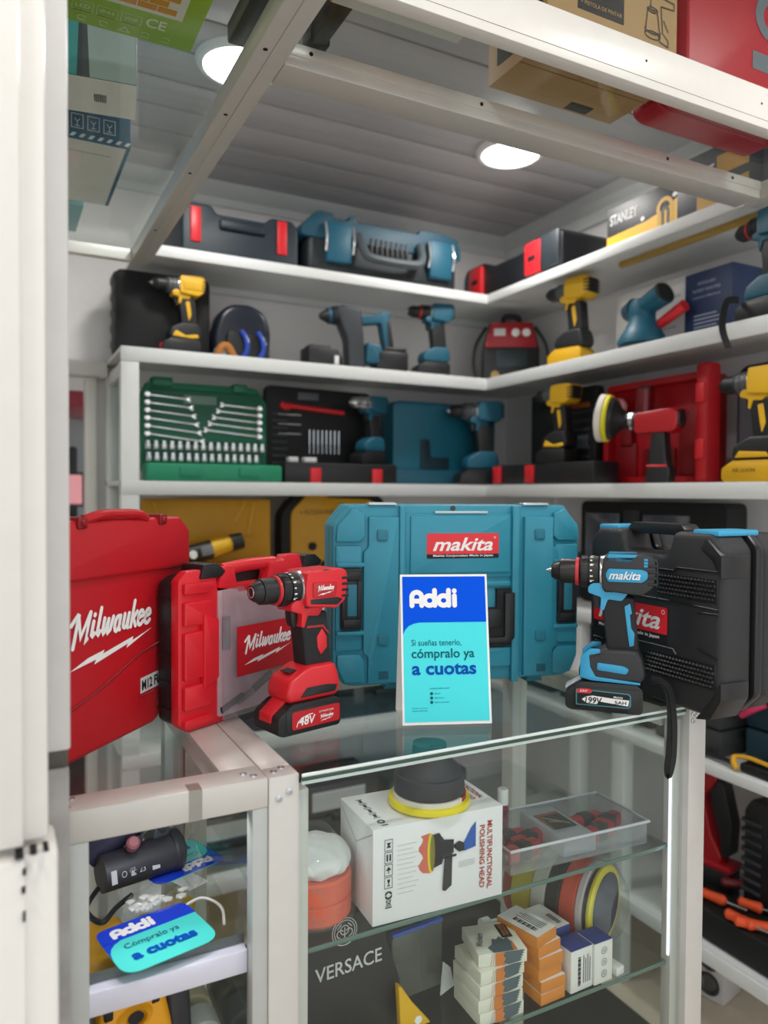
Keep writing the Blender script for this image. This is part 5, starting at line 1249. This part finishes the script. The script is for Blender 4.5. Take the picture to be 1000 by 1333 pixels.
for (x, y, rz, lab, kind) in ((.7165, .8035, 2, 'white carton with blue top and a barcode, standing beside the orange stack', 0), (.7592, .8025, 1, 'white carton with blue top and rows of round pictures, right of the barcode carton', 1)):
    w = thing('small_carton', lab, 'box', (x, y, ZS2), rz)
    q = MB(); q.box(0, .041 - .006 * kind, 0, .036, 0, .06, .001); q.build('body', LW, w)
    q = MB(); q.box(.0003, .0407 - .006 * kind, .0003, .0357, .06, .0612, .0005); q.build('flap', BB, w)
    F = front(0, 0, 0)
    if kind == 0:
        for j in range(20): patch(w, F, [rect(.013, .018, .008 + .0021 * j, .0088 + .0021 * j + .0005 * (j % 3))], BLACK2, 'barcode')
        for j in range(4): patch(w, F, [rect(.023 + .004 * j, .0244 + .004 * j, .01, .05 - .005 * (j % 2))], GREY, 'print')
    else:
        for j in range(3): strokes(w, F, [arc(.018, .014 + .017 * j, .005, 0, 360, 14), arc(.018, .014 + .017 * j, .0018, 0, 360, 8)], .0008, GREY, 'picture')
w = thing('small_carton', 'white carton with blue end lying behind the topmost orange carton', 'box', (.7185, .849, ZS2), 4)
box_part(w, 'body', BB, 0, .038, 0, .064, 0, .066, bev=.001); patch(w, top(0, 0, .066), [rect(0, .038, .001, .064)], LW, 'label')
for j in range(9): patch(w, top(0, 0, .066), [rect(.022, .03, .01 + .003 * j, .0115 + .003 * j)], BLACK2, 'barcode', LIFT * 2)
w = thing('small_carton', 'flat white carton corner showing under the round picture carton', 'box', (.8035, .8035, ZS2), 6); box_part(w, 'body', LW, 0, .016, 0, .03, 0, .012, bev=.0006)
t = thing('nozzle_cap', 'small translucent nozzle cap behind the small cartons', 'cap', (.700, .985, ZS2 + .011))
q = MB(); q.lathe([(.011, 0), (.011, .014), (.005, .016), (.0045, .03), (0, .03)], (-.01, 0, 0), (1, 0, .0), 20); q.build('body', m('cap milky', '#dfe3e4', .4), t)
t = thing('nozzle_cap', 'second translucent nozzle standing behind the topmost orange carton', 'cap', (.735, .955, ZS2))
q = MB(); q.lathe([(.008, 0), (.008, .03), (.004, .034), (0, .034)], n=18); q.build('body', m('cap milky'), t)
t = thing('wire_clip', 'small black bent wire clip behind the topmost orange carton', 'clip', (.765, .98, ZS2 + .003))
q = MB(); q.tube([(0, 0, 0), (.02, .01, .012), (.045, .004, .006), (.03, -.01, .0), (.008, -.006, .004), (.04, .0, .014)], .0018, 6); q.build('wire', BLACK2, t)

# black gift bag and what stands with it
t = thing('gift_bag', 'black paper bag with white lettering and a round crest behind the front glass', 'bag', (.318, .862, ZS2), 2)
BAGM = m('bag black', '#333437', .55, bump=.3, bscale=60)
q = MB(); q.prism([(0, 0), (.165, 0), (.158, .06), (.138, .115), (.134, .165), (.003, .165)], 0, .03, 'y', .002); q.build('body', BAGM, t)
F = front(0, 0, 0)
BW = m('bag print', '#d8d8d6', .5)
text(t, F, 'VERSACE', .034, .089, .096, .0185, BW, 0, .01, rot=1)
strokes(t, F, [arc(.075, .145, .0175, 0, 360, 30), arc(.075, .145, .0145, 0, 360, 26)], .0012, BW, 'crest')
strokes(t, F, [arc(.075, .147, .006, 0, 360, 12), arc(.069, .143, .005, 40, 260, 8), arc(.081, .143, .005, -80, 140, 8), [(.068, .135), (.082, .135)], [(.075, .15), (.075, .137)], [(.065, .15), (.07, .155)], [(.085, .15), (.08, .155)]], .0014, BW, 'crest')
t = thing('level', 'yellow tapering tool with a round white sticker leaning by the black gift bag', 'tool', (.462, .845, ZS2 - .0), 0)
q = MB(); q.prism([(.004, .0), (.05, .0), (.022, .035), (.006, .06), (.0, .064)], 0, .012, 'y', .002); q.build('blade', YEL, t)
q = MB(); q.prism(circ(.030, .010, .0055, 18), -.0006, .0, 'y'); tag(q.build('sticker', WHITE, t), 'round white sticker')
t = thing('tape_roll', 'yellow brown tape roll lying before the black gift bag', 'tape', (.405, .828, ZS2))
q = MB(); q.lathe([(.018, 0), (.036, 0), (.037, .002), (.037, .02), (.036, .022), (.018, .022), (.018, 0)], n=36, sc=(1, .6)); q.build('roll', m('tape amber', '#b98a2a', .4), t)
t = thing('zip_bag', 'grey clear zip bag with a blue zip standing behind the ivory cartons', 'bag', (.482, .90, ZS2), 4)
q = MB(); q.box(0, .085, 0, .006, 0, .095, .002); q.build('film', glass('zip film', '#c6cac4', .06, .2, '#b9bdb8', .15), t)
q = MB(); q.box(.0, .085, -.001, .007, .092, .097, .001); tag(q.build('zip', m('zip blue', '#4d67b8', .4), t), 'blue zip')
for k, (x, y, rz) in enumerate(((.5345, .91, 60), (.552, .885, 20))):
    w = thing('blade_card', ['dark card edge sloping beside the ivory cartons', 'pale translucent card leaning on the ivory cartons'][k], 'card', (x, y, ZS2), rz)
    q = MB(); q.prism([(0, 0), (.05, 0), (.03, .06 + .03 * (1 - k)), (0, .08)] if k == 0 else [(0, 0), (.03, 0), (.022, .03), (.006, .045)], 0, .002, 'y'); q.build('sheet', m('card slate', '#4b5664', .4) if k == 0 else m('cap milky'), w)
low_case('dark green case on the cabinet floor under the lower glass shelf', (.70, .95, .031), .2, .26, .2, m('floor case green', '#205c44', .5))

# ------------------------------------------------------------------ inside the left cabinet
ZL1 = .8155
def card(label, x, y, z, rz, sc=1.):
    w = thing('counter_card', label, 'card', (x, y, z), rz, sc=sc)
    q = MB(); q.prism(rect(-.0505, .0505, -.044, .044, .02, 6), 0, .0008, 'z'); q.build('card', m('card turquoise', '#4fdcd2', .4, var=.01), w)
    F = top(0, 0, .0008)
    patch(w, F, [rp([(-.0505, .016), (.0505, .016), (.0505, .044), (-.0505, .044)], [0, 0, .02, .02], 6), [(-.0505, -.012), (-.049, -.002), (-.0455, .006), (-.04, .012), (-.032, .016), (-.0505, .017)]], m('card blue', '#2444d0', .5, var=.01, spec=.1), 'print', .0002)
    strokes(w, F, ADDI, .0052, WHITE, box=(-.038, .0195, .046, .019))
    text(w, F, 'Cómpralo ya', -.034, -.006, .058, .0115, m('card ink', '#1c6077', .5), 0, .0)
    text(w, F, 'a cuotas', -.034, -.027, .068, .0145, TXB, 0, .045)
    return w
card('blue and turquoise card on the glass shelf of the left cabinet, nearest one', .157, .853, ZL1 + .001, 13, 1.08)
card('upside down blue and turquoise card lying behind the black power tool', .212, 1.018, ZL1 + .001, 199)
t = thing('trimmer', 'black power tool lying on its side on the glass shelf of the left cabinet', 'power tool', (.155, .985, ZL1), 14)
q = MB(); q.cyl((-.045, 0, .026), (.045, 0, .026), .0225, .024, 28); q.lathe([(.0245, 0), (.0265, .003), (.0265, .012), (.02, .016), (0, .017)], (.045, 0, .0275), (1, 0, 0), 28); q.build('motor_body', m('tool charcoal', '#303037', .45), t)
q = MB(); q.cyl((-.05, .035, .04), (.0, .02, .075), .02, .024, 24); q.cyl((.0, .02, .075), (.01, .015, .082), .024, .02, 24); q.build('upper_body', m('tool plum', '#2f2d42', .35), t)
q = MB(); q.prism([(.02, .02), (.05, .02), (.045, .1), (.03, .1)], .0, .03, 'y', .004); q.build('depth_plate', m('plate slate', '#43474a', .35), t)
q = MB(); q.tube([(.0, -.004, .05), (.008, -.008, .066), (.024, -.006, .07), (.036, -.004, .058)], .003, 8); q.build('bail', DGREY, t)
q = MB(); q.lathe([(.008, 0), (.0085, .003), (.0085, .012), (.006, .015), (0, .015)], (-.01, -.012, .055), (-.1, -.6, .6), 18); q.build('knob', m('knob rose', '#93555f', .4), t)
F = FR((0, -.0236, .02), (1, 0, 0), (0, .25, 1))
patch(t, F, [rect(-.04, -.033, 0, .016), rect(.012, .022, .002, .016)], m('label grey', '#b9b9bd', .5), 'label', .0012); text(t, F, '○ ⚒ 23', -.027, .003, .03, .01, m('label grey'), 0, 0, lift=.0015)
q = MB(); q.tube([(-.05, -.005, .012), (-.075, -.035, .008), (-.07, -.07, .006), (-.045, -.05, .006), (-.02, -.035, .006)], .0032, 8); q.build('cable', BLACK, t)
t = thing('plastic_bag', 'clear bag of small white parts beside the black power tool', 'bag', (.172, .921, ZL1 + .0002), 12)
q = MB()
for k in range(22): q.ball((rnd.uniform(-.035, .035), rnd.uniform(-.009, .009), rnd.uniform(.003, .01)), rnd.uniform(.004, .008), rnd.uniform(.003, .006), .003, 1)
tag(q.build('parts', m('parts white', '#d7d6cf', .5), t), kind='stuff')
bag(t, lambda a, s: (.046 * math.cos(a) * (1 - .3 * s), .021 * math.sin(a) * (1 - .3 * s), .003 + .016 * math.sin(s * 1.5) + .002 * math.sin(5 * a)), 24, 6)
t = thing('paper_sheet', 'white paper sheet under the upside down card', 'paper', (.212, .935, ZL1), 25); q = MB(); q.box(0, .03, 0, .045, 0, .0006); q.build('sheet', m('sheet', '#c9c8c2', .6), t)
t = thing('cable', 'thin white cable curling over the glass shelf of the left cabinet', 'cable', (.2, .88, ZL1 + .003))
q = MB(); q.tube([(.0, .02, 0), (.018, .022, .003), (.032, .012, .0), (.036, -.01, .0), (.03, -.04, .0)], .0018, 6); q.build('wire', m('cable white', '#c9c6bf', .4), t)
# below the light bar
ZL2 = .62
t = [o for o in COL.objects if o.get('label', '').startswith('left display cabinet')][0]
q = MB(); q.box(.032, .2474, .82, B - .03, ZL2 - .008, ZL2); q.build('shelf', [PANE], t)
t = thing('sander', 'yellow power tool with black sides under the light bar of the left cabinet', 'power tool', (.128, .885, ZL2 + .0006), 10)
q = MB(); q.prism(rp([(-.044, 0), (.044, 0), (.046, .08), (.032, .146), (-.03, .146), (-.042, .09)], .012), -.03, .13, 'y', .014, 4); q.build('body', m('tool amber', '#f0a91c', .4), t)
for x in (-.028, .024):
    q = MB(); q.box(x - .005, x + .005, -.031, -.02, .116, .134, .002); q.build('vent', BLACK2, t)
q = MB(); q.lathe([(.02, 0), (.02, .004), (.012, .010), (.010, .004), (0, .003)], (0, -.028, .11), (0, -1, .25), 24, sc=(1, .7)); q.build('spout', m('tool amber'), t)
q = MB(); q.lathe([(.009, .0), (0, .0005)], (0, -.0345, .1115), (0, -1, .25), 20, sc=(1, .7)); q.build('spout_hole', BLACK2, t)
q = MB(); q.prism(rp([(.046, .03), (.075, .03), (.068, .15), (.04, .15)], .01), -.02, .06, 'y', .01, 3); q.prism(rp([(-.06, .0), (-.044, .0), (-.04, .13), (-.056, .12)], .006), -.02, .06, 'y', .006); q.prism(rp([(-.03, 0), (.062, 0), (.058, .05), (.03, .062), (-.02, .05)], .01), -.038, -.02, 'y', .008, 3); q.build('side_cover', m('cover charcoal', '#3a3a3d', .5), t)
for k in range(3):
    w = thing('sanding_roll', ['pale cloth roll beside the yellow power tool', 'second pale cloth roll, further right of the yellow power tool', 'cream cloth roll at the far right under the light bar'][k], 'roll', (.2205 + .0 * k, .86 + .055 * k, ZL2 + .0255), 0)
    q = MB(); q.lathe([(.022, -.02), (.025, -.018), (.025, .018), (.022, .02), (.01, .02), (.009, .014), (0, .014)], (0, 0, 0), (0, -1, 0), 26); q.build('roll', m('roll pale', '#c7cbc6', .8) if k < 2 else m('roll cream', '#c2bd9c', .8), w)
t = thing('spray_gun', 'yellow handled tool at the right side of the left cabinet below the light bar', 'power tool', (.212, 1.035, ZL2 + .0006), -30)
q = MB(); q.prism(rp([(-.01, .0), (.015, .0), (.018, .08), (.03, .13), (.0, .15), (-.02, .12), (-.008, .06)], .006), -.012, .012, 'y', .006); q.build('body', YEL, t)
t = thing('plastic_bag', 'crumpled clear bag against the side pane of the left cabinet', 'bag', (.226, .975, ZL1), 0)
bag(t, lambda a, s: (.012 * math.cos(a) * (1.1 - s) + .004 * math.sin(7 * s + a), .035 * math.sin(a) * (1.05 - s * .8), .0015 + .065 * s), 18, 8)
# ------------------------------------------------------------------ things on the overhead glass shelf, seen from below
ZG = ZO + .0425
t = thing('carton', 'lime green carton with a brick pattern picture lying on the overhead glass, left bay', 'box', (-.3, .905, ZG))
LIME = m('lime', '#9cc62a', .4, var=.02)
box_part(t, 'body', LIME, 0, .558, 0, .226, 0, .07, bev=.001)
LP = m('lime print', '#dfe9c4', .5); BRK = m('brick orange', '#dd9a2e', .5); LBR = m('lime brown', '#8a6a2a', .5)
# art frame on the underside: x to the right, y towards the street
F = under(.3, -.905, 0)
patch(t, F, [rect(-.1, .231, -1.062, -.93)], m('picture white', '#e9e6dc', .5), 'picture')
for i in range(12):
    for j in range(8): 
        x = -.09 + .026 * i + (.013 if j % 2 else 0)
        if x + .024 < .222: patch(t, F, [rect(x, x + .0245, -1.054 + .0145 * j, -1.0415 + .0145 * j)], BRK, 'brick_print', LIFT * 2)
text(t, F, 'CE', .187, -1.095, .027, .022, LP, 0, .02)
for k, s in enumerate(('LED', 'IP44', 'UV/IR')):
    x = .093 + .031 * k
    strokes(t, F, [[(x, -1.098), (x + .026, -1.098), (x + .026, -1.078), (x, -1.078), (x, -1.098)]], .0007, LP, 'icon'); text(t, F, s, x + .004, -1.092, .018, .008, LP)
    patch(t, F, [rect(x + .002, x + .024, -1.101, -1.0995)], LBR, 'icon')
for k in range(5):
    x = .1 + .028 * k; y = -1.121
    if k == 2: strokes(t, F, [[(x, y), (x + .007, y + .011), (x + .014, y), (x, y)]], .0012, LP, 'icon')
    else: strokes(t, F, [arc(x + .007, y + .006, .005, 0, 300 - 40 * k, 8), [(x + .002, y), (x + .012, y)]], .0012, LP, 'icon')
t = thing('carton', 'tall dark carton with a pale side panel and white base standing on the overhead glass', 'box', (.02, 1.29, ZG), -8)
box_part(t, 'body', m('carton dusk', '#4c5160', .5), 0, .185, 0, .115, .001, .25, bev=.001)
CBW = m('carton base white', '#f4f1ea', .5)
box_part(t, 'base', CBW, .0, .185, 0, .115, 0, .001, bev=0)
F = front(0, 0, 0)
patch(t, F, [[(.115, .002), (.184, .002), (.184, .25), (.105, .25)]], m('panel ice', '#bcc9d6', .5), 'print'); patch(t, F, [[(.078, .002), (.096, .002), (.106, .25), (.09, .25)]], m('stripe aqua', '#5ab5c4', .5), 'print', LIFT * 2)
text(t, F, 'ELECTRI', .02, .085, .062, .012, PW)
F = under(0, 0, 0)
for k in range(7): patch(t, F, [rect(.12 + .0028 * k, .1215 + .0028 * k, -.07, -.045)], BLACK2, 'barcode')
t = thing('carton', 'teal carton with white handling icons and a stripe, white base, second on the overhead glass', 'box', (-.1, 1.50, ZG))
TC = m('carton teal', '#2a6480', .5)
box_part(t, 'body', TC, 0, .33, 0, .32, .001, .2, bev=.001); box_part(t, 'base', CBW, 0.0, .322, .004, .316, 0, .001, bev=0)
F = front(0, 0, 0)
for k in range(9): patch(t, F, [[(.19 + .016 * k, .004), (.197 + .016 * k, .004), (.203 + .016 * k, .011), (.196 + .016 * k, .011)]], WHITE, 'stripe')
for k in range(5):
    x = .17 + .028 * k
    strokes(t, F, [[(x, .02), (x + .02, .02), (x + .02, .045), (x, .045), (x, .02)], [(x + .006, .024), (x + .014, .024)], [(x + .01, .024), (x + .01, .032)], arc(x + .01, .037, .004, 180, 360, 6)], .0012, WHITE, 'icon')
q = MB(); q.box(.16, .3, .05, .052, -.0003, .0, 0); q.box(.16, .162, .05, .25, -.0003, .0); q.build('fold', m('fold grey', '#aaa59d', .6), t)
t = thing('carton', 'pale turquoise carton at the back of the overhead glass, behind the teal one', 'box', (-.12, 1.845, ZG)); box_part(t, 'body', m('carton aqua', '#7fb9bd', .5), 0, .30, 0, .19, 0, .14, bev=.001)
# right bay
t = thing('carton', 'white carton with orange edges lying on the overhead glass right of the beam', 'box', (.395, .856, ZG))
box_part(t, 'body', m('edge orange', '#dd8b35', .5), 0, .2, 0, .074, .001, .06, bev=.001); box_part(t, 'base', m('base pearl', '#dbd9d3', .5), .002, .198, .002, .072, 0, .001, bev=0)
t = thing('tool_stand', 'black plastic bracket lying across the overhead beam', 'bracket', (.345, 1.0, ZO + .0432), 0)
q = MB(); q.box(-.045, -.02, -.13, .085, 0, .03, .004); q.box(.06, .085, -.10, .035, 0, .03, .004); q.box(-.045, .085, -.125, -.10, .0, .03, .004); q.box(.055, .09, .02, .045, .0, .034, .003); q.build('frame', BLACK, t)
q = MB(); q.box(.02, .058, .02, .055, .0, .012, .003); q.build('clear_clip', CLEAR, t)
t = thing('carton', 'brown cardboard carton printed with a spray gun drawing above the front rail', 'box', (.70, .858, ZG))
KR = m('kraft', '#b58f63', .65, var=.06); KI = m('kraft ink', '#2f2a28', .6)
box_part(t, 'body', KR, 0, .258, 0, .144, 0, .25, bev=.001)
F = front(0, 0, 0)
patch(t, F, [rect(.055, .145, .06, .1)], KI, 'print'); text(t, F, '+ PISTOLA DE PINTAR', .06, .068, .08, .006, KR, 0, .01, lift=.0015)
g = [arc(.205, .062, .016, 0, 360, 16, .006), [(.189, .062), (.194, .1), (.214, .1), (.221, .062)], arc(.204, .1, .011, 0, 360, 12, .004), [(.2, .104), (.2, .125), (.25, .122), (.25, .112), (.222, .11)], [(.222, .11), (.226, .07), (.238, .062), (.238, .052), (.22, .056), (.216, .068)], [(.215, .125), (.22, .145), (.24, .145)], [(.228, .09), (.238, .075)], arc(.205, .07, .017, 180, 360, 8, .006)]
strokes(t, F, g, .0016, KI, 'drawing')
text(t, F, 'FERTOL', .212, .028, .036, .009, KI, .2, .02)
F = left(0, 0, 0)
patch(t, F, [rect(-.12, -.01, .02, .09), rect(-.12, -.01, .1, .2)], KI, 'print'); text(t, F, 'HERRAMIENTAS', -.11, .04, .09, .01, KR, lift=.0015)
F = under(0, 0, 0)
patch(t, F, [rect(.148, .195, -.138, -.116)], KI, 'print')
q = MB(); q.box(.0, .262, .063, .0645, -.0003, 0); q.build('flap_seam', m('kraft seam', '#7c5f3e', .7), t)
strokes(t, F, [arc(.19, -.07, .02, 60, 200, 8), arc(.13, -.06, .016, 80, 190, 6)], .003, m('kraft tape', '#a9874f', .3), 'tape')
t = thing('tool_case', 'red tool case with a grey emblem on the overhead glass at the right', 'tool case', (.985, .86, ZG))
RO = m('overhead red', '#b51a2a', .45)
q = MB(); q.prism(rp([(0, .01), (.02, 0), (.3, 0), (.3, .26), (0, .26)], .012), 0, .06, 'y', .008, 3); q.prism(rp([(0, .01), (.02, 0), (.3, 0), (.3, .26), (0, .26)], .012), .062, .12, 'y', .008, 3); q.build('body', RO, t)
F = front(0, 0, 0)
EM = m('emblem grey', '#6b7078', .5)
patch(t, F, [rect(.155, .26, .075, .105)], EM, 'emblem'); strokes(t, F, [arc(.2, .17, .03, 120, 330, 12)], .02, EM, 'emblem')
